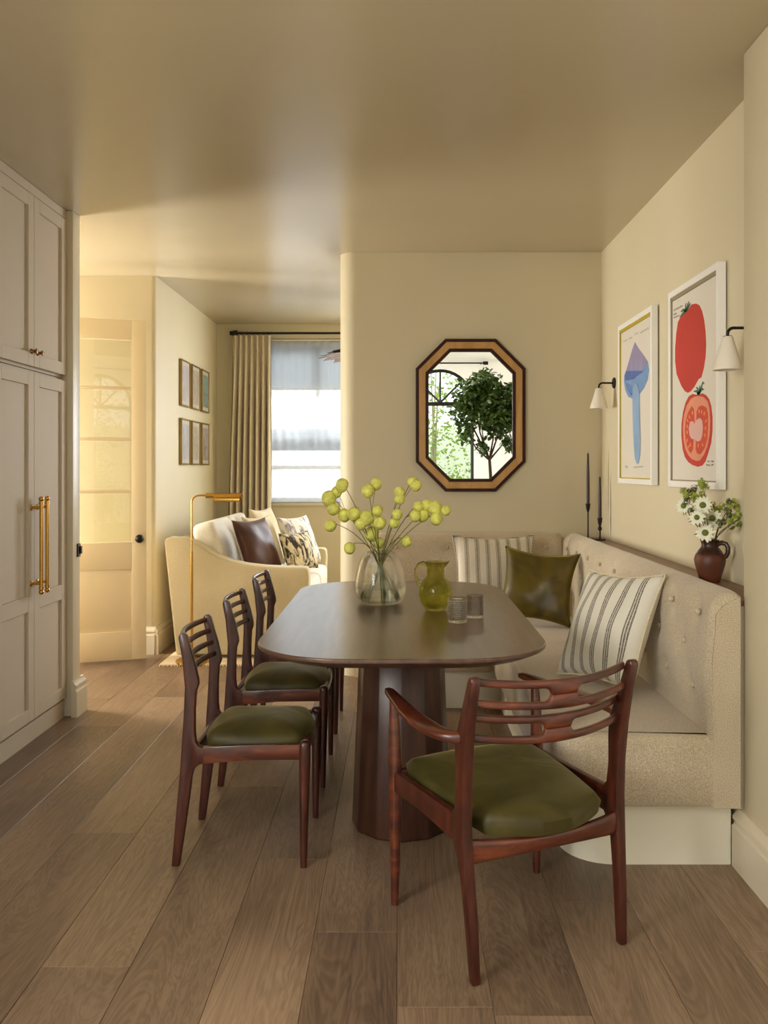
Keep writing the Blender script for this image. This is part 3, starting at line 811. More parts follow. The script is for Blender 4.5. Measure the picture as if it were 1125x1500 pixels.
def side_chair(label, cx, cy):
    t = thing('dining_chair', label, 'chair', (cx, cy, 0), 0, 'armless rosewood dining chairs along the table')
    k = 0.000703
    px = lambda x, y: (-0.2125 + (x - 58) * k, max(0, (1419 - y) * k))
    post = [px(*p) for p in [(40, 1420), (60, 1180), (78, 980), (85, 870), (95, 720), (100, 590), (86, 450), (69, 360), (72, 346), (85, 338), (99, 340), (109, 352), (128, 420), (146, 480), (163, 555), (164, 578), (152, 612), (147, 700), (147, 800), (152, 845), (166, 862), (190, 870), (190, 943), (165, 950), (145, 968), (134, 1000), (122, 1100), (95, 1290), (76, 1420)]]
    for sy in (-1, 1):
        g = G()
        g.prism(post, 'y', -0.014, 0.014)
        # posts stand a little closer at the top
        for p in g.v: p.y += sy * (0.187 - 0.010 * p.z)
        g.build('rear_post', M_ROSE, t, bevel=0.005, local=True, bang=35)
        rings = []
        for z, w, dx in ((0, 0.0105, 0.207), (0.02, 0.0115, 0.207), (0.2, 0.0155, 0.209), (0.34, 0.019, 0.2107), (0.395, 0.0195, 0.2107), (0.407, 0.0175, 0.2107), (0.413, 0.011, 0.2107)):
            rings.append([Vector((dx + w * math.cos(2 * PI * i / 14), sy * 0.202 + w * math.sin(2 * PI * i / 14), z)) for i in range(14)])
        G().loft(rings).build('front_leg', M_ROSE, t, smooth=50, local=True)
        rail = [(-0.125, 0.333), (0.02, 0.347), (0.20, 0.352), (0.20, 0.402), (0.0, 0.396), (-0.125, 0.388)]
        g = G().prism(rail, 'y', -0.010, 0.010)
        for p in g.v: p.y += sy * (0.186 + 0.016 * (p.x + 0.125) / 0.325)
        g.build('side_rail', M_ROSEX, t, bevel=0.003, local=True)
    G().box(0.197, 0.219, -0.19, 0.19, 0.352, 0.400).build('front_rail', M_ROSE, t, bevel=0.004, local=True)
    G().box(-0.165, -0.145, -0.175, 0.175, 0.335, 0.385).build('rear_rail', M_ROSE, t, bevel=0.004, local=True)
    for z, x in ((0.742, -0.193), (0.702, -0.181), (0.660, -0.170), (0.618, -0.160)):
        bow_slat(-0.172, 0.172, z, x, 0.030, 0.0075, 0.0085).build('back_slat', M_ROSE, t, smooth=50, local=True)
    seat_pad(-0.142, 0.212, 0.172, 0.186, 0.398, 0.452, 0.0, 0.012).build('seat', M_OLIVE, t, smooth=60, local=True)
    return t
c1 = side_chair('armless rosewood chair with olive velvet seat, nearest of the three', -0.5195, 3.04)
c2 = copy_tree(c1); c2.location = (-0.5195, 3.752, 0); c2['label'] = 'armless rosewood chair with olive seat, middle of the row of three'
c3 = copy_tree(c1); c3.location = (-0.5195, 4.466, 0); c3['label'] = 'armless rosewood chair farthest along the table, nearest the sofa'

# ------------------------------------------------------------------ armchair (local: faces +y)
ac = thing('carver_chair', 'rosewood armchair with slotted curved back and olive velvet seat', 'chair', (0.307, 2.493, 0), math.radians(24.3))
for sx in (-1, 1):
    post = [(-0.237, 0), (-0.228, 0.15), (-0.212, 0.30), (-0.207, 0.40), (-0.210, 0.50), (-0.222, 0.60), (-0.240, 0.69), (-0.262, 0.765), (-0.260, 0.777), (-0.251, 0.782), (-0.240, 0.779), (-0.234, 0.768),
            (-0.205, 0.69), (-0.178, 0.625), (-0.168, 0.60), (-0.166, 0.56), (-0.168, 0.48), (-0.160, 0.425), (-0.142, 0.405), (-0.142, 0.345), (-0.158, 0.325), (-0.178, 0.29), (-0.192, 0.20), (-0.212, 0)]
    g = G().prism(post, 'x', -0.0155, 0.0155)
    for p in g.v:
        w = 0.75 + 0.25 * smooth01(p.z / 0.3)
        if p.z > 0.62: w *= 1 - 0.15 * smooth01((p.z - 0.62) / 0.16)
        p.x = p.x * w + sx * (0.229 + 0.012 * smooth01(p.z / 0.4) + 0.004 * smooth01((p.z - 0.4) / 0.38))
    g.build('rear_post', M_ROSE, ac, bevel=0.006, local=True, bang=35)
    rings = []
    for z, w, y in ((0, 0.0105, 0.226), (0.03, 0.0120, 0.226), (0.2, 0.0160, 0.224), (0.33, 0.0195, 0.223), (0.42, 0.0195, 0.224), (0.52, 0.0165, 0.228), (0.603, 0.0125, 0.234)):
        rings.append([Vector((sx * 0.2495 + w * math.cos(2 * PI * i / 14), y + w * 1.1 * math.sin(2 * PI * i / 14), z)) for i in range(14)])
    G().loft(rings).build('front_leg', M_ROSEX, ac, smooth=50, local=True)
    rail = [(-0.15, 0.335), (0.05, 0.346), (0.22, 0.342), (0.22, 0.402), (0.05, 0.404), (-0.15, 0.406)]
    g = G().prism(rail, 'x', -0.011, 0.011)
    for p in g.v: p.x += sx * (0.240 + 0.0095 * (p.y + 0.15) / 0.37)
    g.build('side_rail', M_ROSE, ac, bevel=0.003, local=True)
    # arm: flat paddle that swings out from the post and tapers to the front
    path = [(0.238, -0.190, 0.016, 0.017), (0.258, -0.178, 0.020, 0.014), (0.278, -0.145, 0.027, 0.012), (0.286, -0.09, 0.030, 0.0115), (0.284, -0.01, 0.030, 0.011), (0.274, 0.08, 0.026, 0.0105), (0.260, 0.16, 0.021, 0.010), (0.249, 0.235, 0.0175, 0.0105), (0.241, 0.285, 0.0155, 0.010), (0.238, 0.303, 0.011, 0.008), (0.237, 0.310, 0.005, 0.004)]
    rings = []
    for i, (x, y, w, hh) in enumerate(path):
        a = Vector(path[max(0, i - 1)][:2]); b = Vector(path[min(len(path) - 1, i + 1)][:2])
        tdir = (b - a).normalized()
        z = 0.613 + 0.004 * math.sin(i)  * 0 + 0.006 * smooth01((y - 0.1) / 0.2)
        c = Vector((sx * x, y, z))
        rings.append(ring_rect(c, Vector((sx * tdir.y, -tdir.x, 0)), Vector((0, 0, 1)), w, hh, 14, 0.6))
    G().loft(rings).build('armrest', M_ROSEX, ac, smooth=50, local=True)
G().box(-0.24, 0.24, 0.212, 0.236, 0.345, 0.402).build('front_rail', M_ROSE, ac, bevel=0.004, local=True)
# rear stretcher, deeper at the ends
rings = []
for i in range(17):
    s = -1 + 2 * i / 16
    zt = 0.352 - 0.012 * (1 - s * s); zb = 0.290 + 0.012 * (1 - s * s)
    c = Vector((s * 0.228, -0.196 - 0.024 * (1 - s * s), (zt + zb) / 2))
    rings.append(ring_rect(c, Vector((0, 1, 0)), Vector((0, 0, 1)), 0.010, (zt - zb) / 2, 12, 0.5))
G().loft(rings).build('rear_stretcher', M_ROSEX, ac, smooth=50, local=True)
# two curved back boards, each with two slots
def slotted(z0, z1, y, bow):
    g = G(); n = 120; zm = (z0 + z1) / 2; hs = 0.010
    for up in (0, 1):
        rings = []
        for i in range(n + 1):
            s = -1 + 2 * i / n
            fat = 0.0
            e = (abs(s) - 0.17) / 0.09
            if e <= 0: fat = 1.0
            elif e < 1: fat = 1 - math.sqrt(max(0, 1 - (1 - e) ** 2))
            inner = (z1 - 2 * hs) if up else (z0 + 2 * hs)
            inner = inner + (zm - inner) * fat
            lo, hi = (inner, z1) if up else (z0, inner)
            c = Vector((s * 0.230, y - bow * (1 - s * s), (lo + hi) / 2 - 0.012 * (1 - s * s)))
            pw = 0.6
            rings.append(ring_rect(c, Vector((0, 1, 0)), Vector((0, 0, 1)), 0.0085, (hi - lo) / 2 + (0.0004 if fat > 0.9 else 0), 12, pw))
        g.loft(rings)
    return g
slotted(0.698, 0.772, -0.228, 0.055).build('back_board', M_ROSEX, ac, smooth=50, local=True)
slotted(0.604, 0.676, -0.200, 0.055).build('back_board', M_ROSEX, ac, smooth=50, local=True)
g = seat_pad(-0.205, 0.238, 0.200, 0.240, 0.402, 0.432, 0.055, 0.012, 0.030, zb=0.368, kc=0.09, de=5, dp=0.5)
g.v = [Vector((-p.y, p.x, p.z)) for p in g.v]
g.build('seat', M_OLIVE, ac, smooth=60, local=True)

# ------------------------------------------------------------------ cushions
def cushion(name, label, w, h, th, mat, M, cat='cushion', pipe=None, pinch=0.10, seed=0, group=None):
    """local x = width, z = height, y = thickness; M = world matrix of its centre"""
    rd = random.Random(seed); n = 28
    ph = [rd.uniform(0, 6) for _ in range(6)]
    def P(s, t, sd):
        x = s * (1 - pinch * (1 - t * t)) * w / 2
        z = t * (1 - pinch * (1 - s * s)) * h / 2
        f = max(0.0, (1 - s * s) * (1 - t * t))
        y = sd * th / 2 * f ** 0.42
        y += sd * 0.006 * f * (math.sin(5 * s + ph[0]) * math.cos(4 * t + ph[1]) + math.sin(9 * s * t + ph[2]))
        return Vector((x, y, z))
    t0 = thing(name, label, cat, group=group)
    t0.matrix_world = M
    g = G()
    for sd in (-1, 1):
        vs = []; fs = []
        for i in range(n + 1):
            for j in range(n + 1): vs.append(P(-1 + 2 * i / n, -1 + 2 * j / n, sd))
        for i in range(n):
            for j in range(n): fs.append((i * (n + 1) + j, (i + 1) * (n + 1) + j, (i + 1) * (n + 1) + j + 1, i * (n + 1) + j + 1))
        g.add(vs, fs)
    o = g.build('cover', mat, t0, smooth=70, local=True)
    bm = bmesh.new(); bm.from_mesh(o.data); bmesh.ops.remove_doubles(bm, verts=bm.verts, dist=0.0005); bmesh.ops.recalc_face_normals(bm, faces=bm.faces); bm.to_mesh(o.data); bm.free()
    loop = [P(-1 + 2 * i / n, -1, 0) for i in range(n)] + [P(1, -1 + 2 * i / n, 0) for i in range(n)] + [P(1 - 2 * i / n, 1, 0) for i in range(n)] + [P(-1, 1 - 2 * i / n, 0) for i in range(n)]
    G().tube(loop, 0.0045 if pipe else 0.0025, 6, closed=True).build('piping', pipe or mat, t0, smooth=70, local=True)
    return t0
def place(c, yaw, lean, roll=0):
    """yaw turns about z, lean tips the top backward (+y local), roll in its own plane"""
    return Matrix.Translation(c) @ Matrix.Rotation(math.radians(yaw), 4, 'Z') @ Matrix.Rotation(math.radians(-lean), 4, 'X') @ Matrix.Rotation(math.radians(roll), 4, 'Y')
cushion('striped_cushion', 'pale grey striped cushion against the back wall side of the bench', 0.49, 0.47, 0.13, M_STR1, place((0.565, 5.16, 0.672), 2, 16, 0), pipe=M_PIPING, seed=1)
cushion('velvet_cushion', 'glossy olive green velvet cushion in the corner of the bench', 0.42, 0.42, 0.14, M_OLIVE2, place((0.760, 4.795, 0.652), -16, 24, 5), pinch=0.15, seed=2)
cushion('striped_cushion', 'white cushion with dark grey stripes on the right side of bench', 0.46, 0.46, 0.16, M_STR2, place((0.834, 3.463, 0.671), -66, 24, -4), pipe=M_CREAMC, seed=3)

# ------------------------------------------------------------------ mirror
def octo(cx, cz, hw, hh, cut, ins):
    hw -= ins; hh -= ins; c = cut - ins * 0.586
    return [(cx - hw + c, cz - hh), (cx + hw - c, cz - hh), (cx + hw, cz - hh + c), (cx + hw, cz + hh - c), (cx + hw - c, cz + hh), (cx - hw + c, cz + hh), (cx - hw, cz + hh - c), (cx - hw, cz - hh + c)]
mr = thing('wall_mirror', 'octagonal mirror in a banded dark and honey wood frame', 'mirror', (0.443, YB, 1.63))
def oband(i0, i1, y0, y1, name, mat):
    A, B = octo(0.443, 1.63, 0.341, 0.4745, 0.184, i0), octo(0.443, 1.63, 0.341, 0.4745, 0.184, i1)
    rings = []
    for p, q in zip(A, B):
        rings.append([Vector((p[0], y1, p[1])), Vector((p[0], y0, p[1])), Vector((q[0], y0, q[1])), Vector((q[0], y1, q[1]))])
    G().loft(rings, False, True).build(name, mat, mr, bevel=0.0012, seg=1, bang=60, smooth=20)
oband(0, 0.019, YB - 0.036, YB - 0.001, 'outer_band', M_MIRD)
oband(0.019, 0.061, YB - 0.033, YB - 0.001, 'middle_band', M_MIRW)
oband(0.061, 0.080, YB - 0.037, YB - 0.001, 'inner_band', M_MIRD)
pg = octo(0.443, 1.63, 0.341, 0.4745, 0.184, 0.079)
G().prism(pg, 'y', YB - 0.022, YB - 0.002).build('mirror_glass', M_MIRROR, mr)

# ------------------------------------------------------------------ framed prints on the right wall
XF = XR - 0.036
def poly_at(pts, x, ox=0, oy=0, sc=1):
    """outline given in photograph pixels, laid on the plane at distance x to the right"""
    out = []
    for (a, b) in pts:
        u, v = ox + a / sc, oy + b / sc
        y = F * x / (u - U0)
        out.append((y, CH - (v - V0) * y / F))
    return out
def art_frame(name, label, y0, y1, z0, z1, lip):
    t = thing(name, label, 'picture', (XR, (y0 + y1) / 2, (z0 + z1) / 2), group='framed prints on the right wall')
    fw = 0.028; xa, xb = XF, XR - 0.006
    for (a, b, c, d) in ((y0, y0 + fw, z0, z1), (y1 - fw, y1, z0, z1), (y0 + fw, y1 - fw, z0, z0 + fw), (y0 + fw, y1 - fw, z1 - fw, z1)):
        G().box(xa, xb, a, b, c, d).build('frame_side', M_WHITE, t, bevel=0.0015, seg=1)
    G().box(XF + 0.010, XR - 0.007, y0 + fw, y1 - fw, z0 + fw, z1 - fw).build('paper', M_PAPER, t)
    q = 0.016
    g = G(); x0_, x1_ = XF + 0.003, XF + 0.010
    for (a, b, c, d) in ((y0 + fw, y0 + fw + 0.003, z0 + fw, z1 - fw), (y1 - fw - 0.006, y1 - fw, z0 + fw, z1 - fw), (y0 + fw, y1 - fw, z0 + fw, z0 + fw + 0.005), (y0 + fw, y1 - fw, z1 - fw - q, z1 - fw)):
        g.box(x0_, x1_, a, b, c, d)
    g.build('border_or_shadow_line', lip, t)  # on the tomato print, a grey strip standing for the frame's shadow
    return t
def flat(t, name, pts, mat, k, **kw):
    x = XF + 0.010 - 0.0006 * k
    G().prism(poly_at(pts, x, **kw), 'x', x, x + 0.0005).build(name, mat, t)
def stroke(t, name, pts, mat, k, w, ox, oy, sc):
    """brush stroke: ribbon along pixel points"""
    x = XF + 0.010 - 0.0006 * k
    P = poly_at(pts, x, ox, oy, sc); L = []; R = []
    for i, p in enumerate(P):
        a = Vector(P[max(0, i - 1)]); b = Vector(P[min(len(P) - 1, i + 1)]); d = (b - a).normalized(); n = Vector((-d.y, d.x))
        ww = w * (1 if i < len(P) - 1 else 0.25)
        L.append(tuple(Vector(p) + n * ww)); R.append(tuple(Vector(p) - n * ww))
    G().prism(L + R[::-1], 'x', x, x + 0.0005).build(name, mat, t)
tom = art_frame('tomato_print', 'framed print of a whole red tomato above a cut half', 3.345, 3.972, 1.217, 2.097, M_SHADOWLINE)
A4 = dict(ox=960, oy=380, sc=8.036); A5 = dict(ox=960, oy=540, sc=7.893)
def c5(p): return ((960 + p[0] / 7.893 - 960) * 8.036, (540 + p[1] / 7.893 - 380) * 8.036)
whole = [(425, 530), (480, 520), (520, 540), (550, 610), (575, 720), (590, 850), (597, 1000), (590, 1150), (570, 1280), (540, 1390)] + [c5(p) for p in [(500, 120), (450, 210), (410, 260), (375, 280), (340, 260), (300, 200), (265, 110)]] + [(250, 1350), (232, 1200), (232, 1050), (245, 870), (265, 740), (295, 680), (340, 640), (385, 590)]
flat(tom, 'whole_tomato', whole, M_RED, 1, **A4)
flat(tom, 'cut_tomato', [(430, 292), (490, 305), (545, 285), (590, 310), (620, 350), (645, 430), (660, 560), (660, 720), (645, 860), (610, 980), (580, 1070), (545, 1120), (490, 1135), (430, 1115), (380, 1080), (340, 1020), (315, 930), (300, 780), (302, 640), (320, 500), (350, 390), (385, 320)], M_RED, 1, **A5)
flat(tom, 'tomato_flesh', [(500, 315), (560, 330), (605, 380), (625, 460), (635, 600), (628, 760), (600, 900), (560, 1000), (510, 1065), (470, 1065), (420, 1045), (380, 1000), (345, 930), (325, 820), (318, 680), (330, 540), (360, 430), (410, 350), (450, 325)], M_SALMON, 2, **A5)
flat(tom, 'seed_chamber', [(420, 430), (445, 470), (450, 590), (440, 800), (435, 930), (410, 980), (375, 930), (350, 830), (340, 720), (350, 600), (375, 510)], M_RED2, 3, **A5)
flat(tom, 'seed_chamber', [(500, 440), (540, 425), (590, 450), (607, 520), (607, 680), (600, 820), (570, 920), (520, 990), (480, 980), (465, 930), (475, 700), (475, 500)], M_RED2, 3, **A5)
flat(tom, 'tomato_core', [(400, 615), (430, 605), (455, 640), (480, 590), (515, 570), (540, 600), (548, 680), (540, 780), (520, 830), (485, 845), (460, 815), (420, 815), (395, 770), (385, 690)], M_PINK, 4, **A5)
for (a, b, an) in ((428, 510, 0), (395, 560, 20), (370, 600, 30), (368, 668, 5), (366, 735, 0), (366, 830, -8), (382, 905, -15), (405, 880, -5), (505, 495, 0), (535, 500, 0), (565, 520, -15), (585, 605, -25), (578, 690, -5), (572, 770, 5), (545, 880, 20), (495, 890, 0)):
    e = []
    for i in range(10):
        q = 2 * PI * i / 10; x_, y_ = 7 * math.cos(q), 24 * math.sin(q); ra = math.radians(an)
        e.append((a + x_ * math.cos(ra) + y_ * math.sin(ra), b - x_ * math.sin(ra) + y_ * math.cos(ra)))
    flat(tom, 'seed', e, M_SEED, 4, **A5)
for pts in ([(360, 600), (352, 550), (360, 510)], [(365, 595), (380, 530), (395, 492)], [(368, 595), (395, 545), (414, 515)], [(358, 600), (325, 595), (298, 618)], [(358, 605), (320, 640), (285, 682)], [(345, 610), (365, 600), (380, 605)]):
    stroke(tom, 'calyx_leaf', pts, M_PGREEN, 3, 0.0062, 960, 380, 8.036)
for pts in ([(495, 295), (478, 262), (440, 262)], [(495, 295), (490, 235), (470, 212)], [(497, 295), (510, 235), (512, 190)], [(500, 290), (535, 235), (560, 242)], [(505, 285), (535, 200), (545, 160), (565, 175)], [(480, 285), (495, 298), (515, 285)]):
    stroke(tom, 'calyx_leaf', pts, M_PGREEN, 3, 0.0058, 960, 540, 7.893)
def scribble(t, x0_, y0_, x1_, y1_, amp, n, ox, oy, sc, mat, seed):
    rd = random.Random(seed); pts = []
    for i in range(n + 1):
        f = i / n
        pts.append((x0_ + (x1_ - x0_) * f, y0_ + (y1_ - y0_) * f + (amp if i % 2 else -amp) * rd.uniform(0.4, 1)))
    stroke(t, 'pencil_note', pts, mat, 2, 0.0012, ox, oy, sc)
for a in ((215, 600, 320, 545, 14, 12, 1), (215, 650, 250, 635, 12, 6, 2), (215, 690, 285, 655, 12, 9, 3)):
    scribble(tom, a[0], a[1], a[2], a[3], a[4], a[5], 960, 380, 8.036, M_INK, a[6])
for a in ((600, 1070, 628, 1075, 11, 4, 4), (645, 1070, 675, 1075, 11, 5, 5), (588, 1112, 632, 1118, 12, 7, 6), (645, 1115, 672, 1112, 12, 5, 7)):
    scribble(tom, a[0], a[1], a[2], a[3], a[4], a[5], 960, 540, 7.893, M_INK, a[6])
mus = art_frame('mushroom_print', 'framed print of a blue pointed mushroom with yellow edge', 4.228, 4.885, 1.217, 2.094, M_YELLOW)
A3 = dict(ox=880, oy=430, sc=5.0)
flat(mus, 'mushroom_cap', [(250, 355), (275, 400), (320, 460), (345, 500), (355, 560), (345, 630), (320, 690), (285, 735), (275, 745), (230, 770), (200, 755), (180, 710), (170, 650), (172, 600), (190, 550), (210, 480), (230, 410)], M_BLUE, 1, **A3)
flat(mus, 'cap_crown', [(250, 355), (275, 400), (320, 460), (342, 500), (310, 560), (186, 564), (210, 480), (230, 410)], M_LAV, 2, **A3)
flat(mus, 'cap_band', [(185, 568), (312, 565), (298, 580), (255, 610), (245, 625), (178, 640), (176, 600)], M_DBLUE, 3, **A3)
flat(mus, 'mushroom_stem', [(232, 740), (235, 700), (255, 655), (275, 690), (283, 740), (285, 900), (290, 1080), (287, 1180), (275, 1245), (262, 1248), (248, 1200), (238, 1050), (233, 900)], M_LBLUE, 4, **A3)
for i in range(8):
    stroke(mus, 'gill_line', [(182 + i * 6, 650 + i * 3), (196 + i * 5, 700 + i * 6), (222 + i * 1.5, 745)], M_DBLUE, 2, 0.0012, 880, 430, 5.0)
for a in ((165, 350, 195, 338, 9, 5, 8), (205, 330, 232, 318, 9, 5, 9), (248, 300, 275, 288, 9, 4, 10), (288, 290, 355, 248, 10, 10, 11), (180, 1268, 200, 1272, 12, 4, 12), (240, 1272, 310, 1268, 9, 12, 13)):
    scribble(mus, a[0], a[1], a[2], a[3], a[4], a[5], 880, 430, 5.0, M_FAINT, a[6])

# ------------------------------------------------------------------ wall lights
def sconce(label, y, zt=1.80):
    t = thing('wall_light', label, 'wall light', (XR, y, zt), group='black armed wall lights with white shades')
    G().tube([(XR - 0.001, y, zt), (XR - 0.008, y, zt), (XR - 0.012, y, zt)], [0.032, 0.032, 0.024], 22).build('backplate', M_BLACK, t, smooth=40)
    xs = XR - 0.093; pts = [(XR - 0.010, y, zt)]
    for i in range(9):
        a = PI / 2 * i / 8
        pts.append((xs + 0.022 - 0.022 * math.sin(a), y, zt - 0.022 + 0.022 * math.cos(a)))
    pts.append((xs, y, zt - 0.036))
    G().tube(pts, 0.0055, 12).build('arm', M_BLACK, t, smooth=50)
    G().lathe([(0.0125, -0.001), (0.0165, -0.001), (0.0165, -0.006)], 20, (xs, y, zt - 0.028)).build('collar', M_BLACK, t, smooth=40)
    prof = [(0.004, -0.030), (0.0165, -0.031), (0.018, -0.034), (0.050, -0.138), (0.0505, -0.150), (0.0485, -0.150), (0.047, -0.138), (0.015, -0.036), (0.004, -0.036)]
    G().lathe([(a, b) for a, b in prof], 32, (xs, y, zt), closed=True).build('lamp_shade', M_SHADE, t, smooth=35)
    return t
sconce('small white cone wall light left of the mushroom print', 5.10)
sconce('white cone wall light overlapping the right edge of the tomato print', 3.10)

# ------------------------------------------------------------------ candlesticks and candles on the ledge
def candlestick(label, x, y, hstem, hc, ball, clab):
    z0 = 0.87
    t = thing('candlestick', label, 'candlestick', (x, y, z0), group='black candlesticks in the corner')
    G().lathe([(0.0, 0), (0.036, 0), (0.036, 0.005), (0.032, 0.008), (0.0, 0.008)], 28, (x, y, z0)).build('base', M_BLACK, t, smooth=40)
    G().lathe([(0.0, 0.008), (0.007, 0.008), (0.005, 0.02), (0.0045, hstem), (0, hstem)], 14, (x, y, z0)).build('stem', M_BLACK, t, smooth=50)
    if ball: G().sphere((x, y, z0 + hstem - 0.012), 0.0125, 16, 10, 1.1).build('knop', M_BLACK, t, smooth=60)
    G().lathe([(0.0, hstem - 0.002), (0.005, hstem), (0.011, hstem + 0.02), (0.0145, hstem + 0.045), (0.0155, hstem + 0.052), (0.0125, hstem + 0.052), (0.0115, hstem + 0.044), (0, hstem + 0.03)], 20, (x, y, z0)).build('cup', M_BLACK, t, smooth=50)
    zc = z0 + hstem + 0.0425
    cd = thing('candle', clab, 'candle', (x, y, zc), group='dark tapered candles')
    G().lathe([(0.0, 0), (0.0075, 0.0), (0.0102, 0.008), (0.0108, 0.02), (0.0095, hc * 0.6), (0.0055, hc - 0.006), (0.002, hc), (0, hc)], 18, (x, y, zc)).build('wax', M_CANDLE, cd, smooth=50)
    G().tube([(x, y, zc + hc - 0.002), (x + 0.001, y, zc + hc + 0.008)], 0.001, 6).build('wick', M_BLACK, cd)
candlestick('taller slim black candlestick in the bench corner', 1.14, 5.26, 0.165, 0.315, False, 'tall dark taper candle in the taller candlestick')
candlestick('shorter black candlestick with a ball knop beside the print', 1.198, 5.20, 0.082, 0.255, True, 'shorter dark taper candle in the ball knop candlestick')

# ------------------------------------------------------------------ glass vase, jug and tumblers on the table
vx, vy = -0.079, 3.58
vs_ = thing('glass_vase', 'large clear glass vase with rounded shoulders on the table', 'vase', (vx, vy, TZ))
outer = [(0.0, 0.0), (0.070, 0.0), (0.084, 0.004), (0.098, 0.022), (0.107, 0.055), (0.106, 0.085), (0.098, 0.13), (0.084, 0.178), (0.066, 0.205), (0.055, 0.212)]
inner = [(0.053, 0.209), (0.064, 0.202), (0.081, 0.176), (0.0945, 0.13), (0.1025, 0.085), (0.1035, 0.056), (0.0945, 0.026), (0.080, 0.012), (0.0, 0.010)]
G().lathe(outer + inner, 48, (vx, vy, TZ + 0.0005)).build('vase_body', M_VASE, vs_, smooth=60)
wt = G().lathe([(0.0, 0.0105), (0.0795, 0.0125), (0.094, 0.0265), (0.1025, 0.056), (0.1028, 0.066), (0.0, 0.066)], 48, (vx, vy, TZ + 0.0005)).build('vase_water', M_WATER, smooth=40)
tag(wt, 'clear water in the bottom of the large vase', 'water')

jx, jy = 0.141, 3.40
jg = thing('green_glass_jug', 'olive green glass water jug with curled handle on table', 'jug', (jx, jy, TZ))
n = 48
def lobed(prof, lob):
    rings = []
    for (r_, z) in prof:
        rings.append([Vector((jx + r_ * (1 + lob * smooth01((0.125 - z) / 0.03) * 0.5 * math.cos(8 * a)) * math.cos(a), jy + r_ * (1 + lob * smooth01((0.125 - z) / 0.03) * 0.5 * math.cos(8 * a)) * math.sin(a), TZ + 0.0005 + z)) for a in [2 * PI * i / n for i in range(n)]])
    return rings
jo = [(0.0, 0.0), (0.036, 0.0), (0.040, 0.004), (0.042, 0.010), (0.056, 0.032), (0.0635, 0.062), (0.0625, 0.085), (0.053, 0.112), (0.038, 0.130), (0.0345, 0.145), (0.035, 0.165), (0.0385, 0.186), (0.0395, 0.190)]
ji = [(0.0375, 0.189), (0.0325, 0.165), (0.032, 0.145), (0.0355, 0.1305), (0.050, 0.1115), (0.0595, 0.085), (0.0605, 0.062), (0.053, 0.034), (0.038, 0.014), (0.0, 0.012)]
R = lobed(jo + ji, 0.05)
for q in (len(jo) - 2, len(jo) - 1, len(jo)):       # spout toward +x
    for i in range(n):
        a = 2 * PI * i / n
        k = max(0, math.cos(a)) ** 14
        R[q][i] += Vector((0.017 * k, 0, 0.004 * k))
G().loft(R).build('jug_body', M_GREENGL, jg, smooth=60)
hp = [(-0.035, 0.178), (-0.048, 0.186), (-0.064, 0.180), (-0.076, 0.160), (-0.077, 0.135), (-0.070, 0.112), (-0.0605, 0.095), (-0.064, 0.088)]
G().tube([(jx + a, jy, TZ + b) for a, b in hp], [0.006, 0.0062, 0.006, 0.0055, 0.0055, 0.006, 0.0075, 0.004], 12, sq=1.2).build('handle', M_GREENGL, jg, smooth=60)
tag(G().lathe([(0.0, 0.0130), (0.035, 0.0155), (0.0490, 0.0355), (0.0563, 0.062), (0.0555, 0.085), (0.050, 0.100), (0.0, 0.100)], 48, (jx, jy, TZ + 0.0005)).build('jug_water', M_GWATER, smooth=40), 'water filling the olive green glass jug', 'water')
def tumbler(label, x, y, r, h, ribs, cut):
    t = thing('tumbler', label, 'glass', (x, y, TZ), group='glass tumblers on the table')
    pr = [(0.0, 0.0), (r - 0.003, 0.0), (r - 0.0005, 0.002)]
    m = 44
    for i in range(m + 1):
        z = 0.004 + (h - 0.006) * i / m
        pr.append((r + (0.0019 * math.sin(2 * PI * i / m * ribs) if ribs and 2 < i < m - 2 else 0), z))
    pr += [(r - 0.0008, h), (r - 0.0022, h - 0.001), (r - 0.0028, 0.012), (r - 0.006, 0.009), (0.0, 0.009)]
    rings = []
    for (a_, z) in pr:
        rings.append([Vector((x + (a_ - (0.0012 * (0.5 + 0.5 * math.cos(12 * q)) if cut and 0.008 < z < h * 0.8 and a_ > r - 0.001 else 0)) * math.cos(q), y + (a_ - (0.0012 * (0.5 + 0.5 * math.cos(12 * q)) if cut and 0.008 < z < h * 0.8 and a_ > r - 0.001 else 0)) * math.sin(q), TZ + 0.0005 + z)) for q in [2 * PI * i / 48 for i in range(48)]])
    G().loft(rings).build('glass_body', M_TUMB, t, smooth=70)
tumbler('clear tumbler ringed with fine horizontal ribs, nearer the table front', 0.209, 3.14, 0.0345, 0.088, 11, False)
tumbler('clear etched tumbler standing behind the ribbed one', 0.281, 3.24, 0.032, 0.082, 0, True)

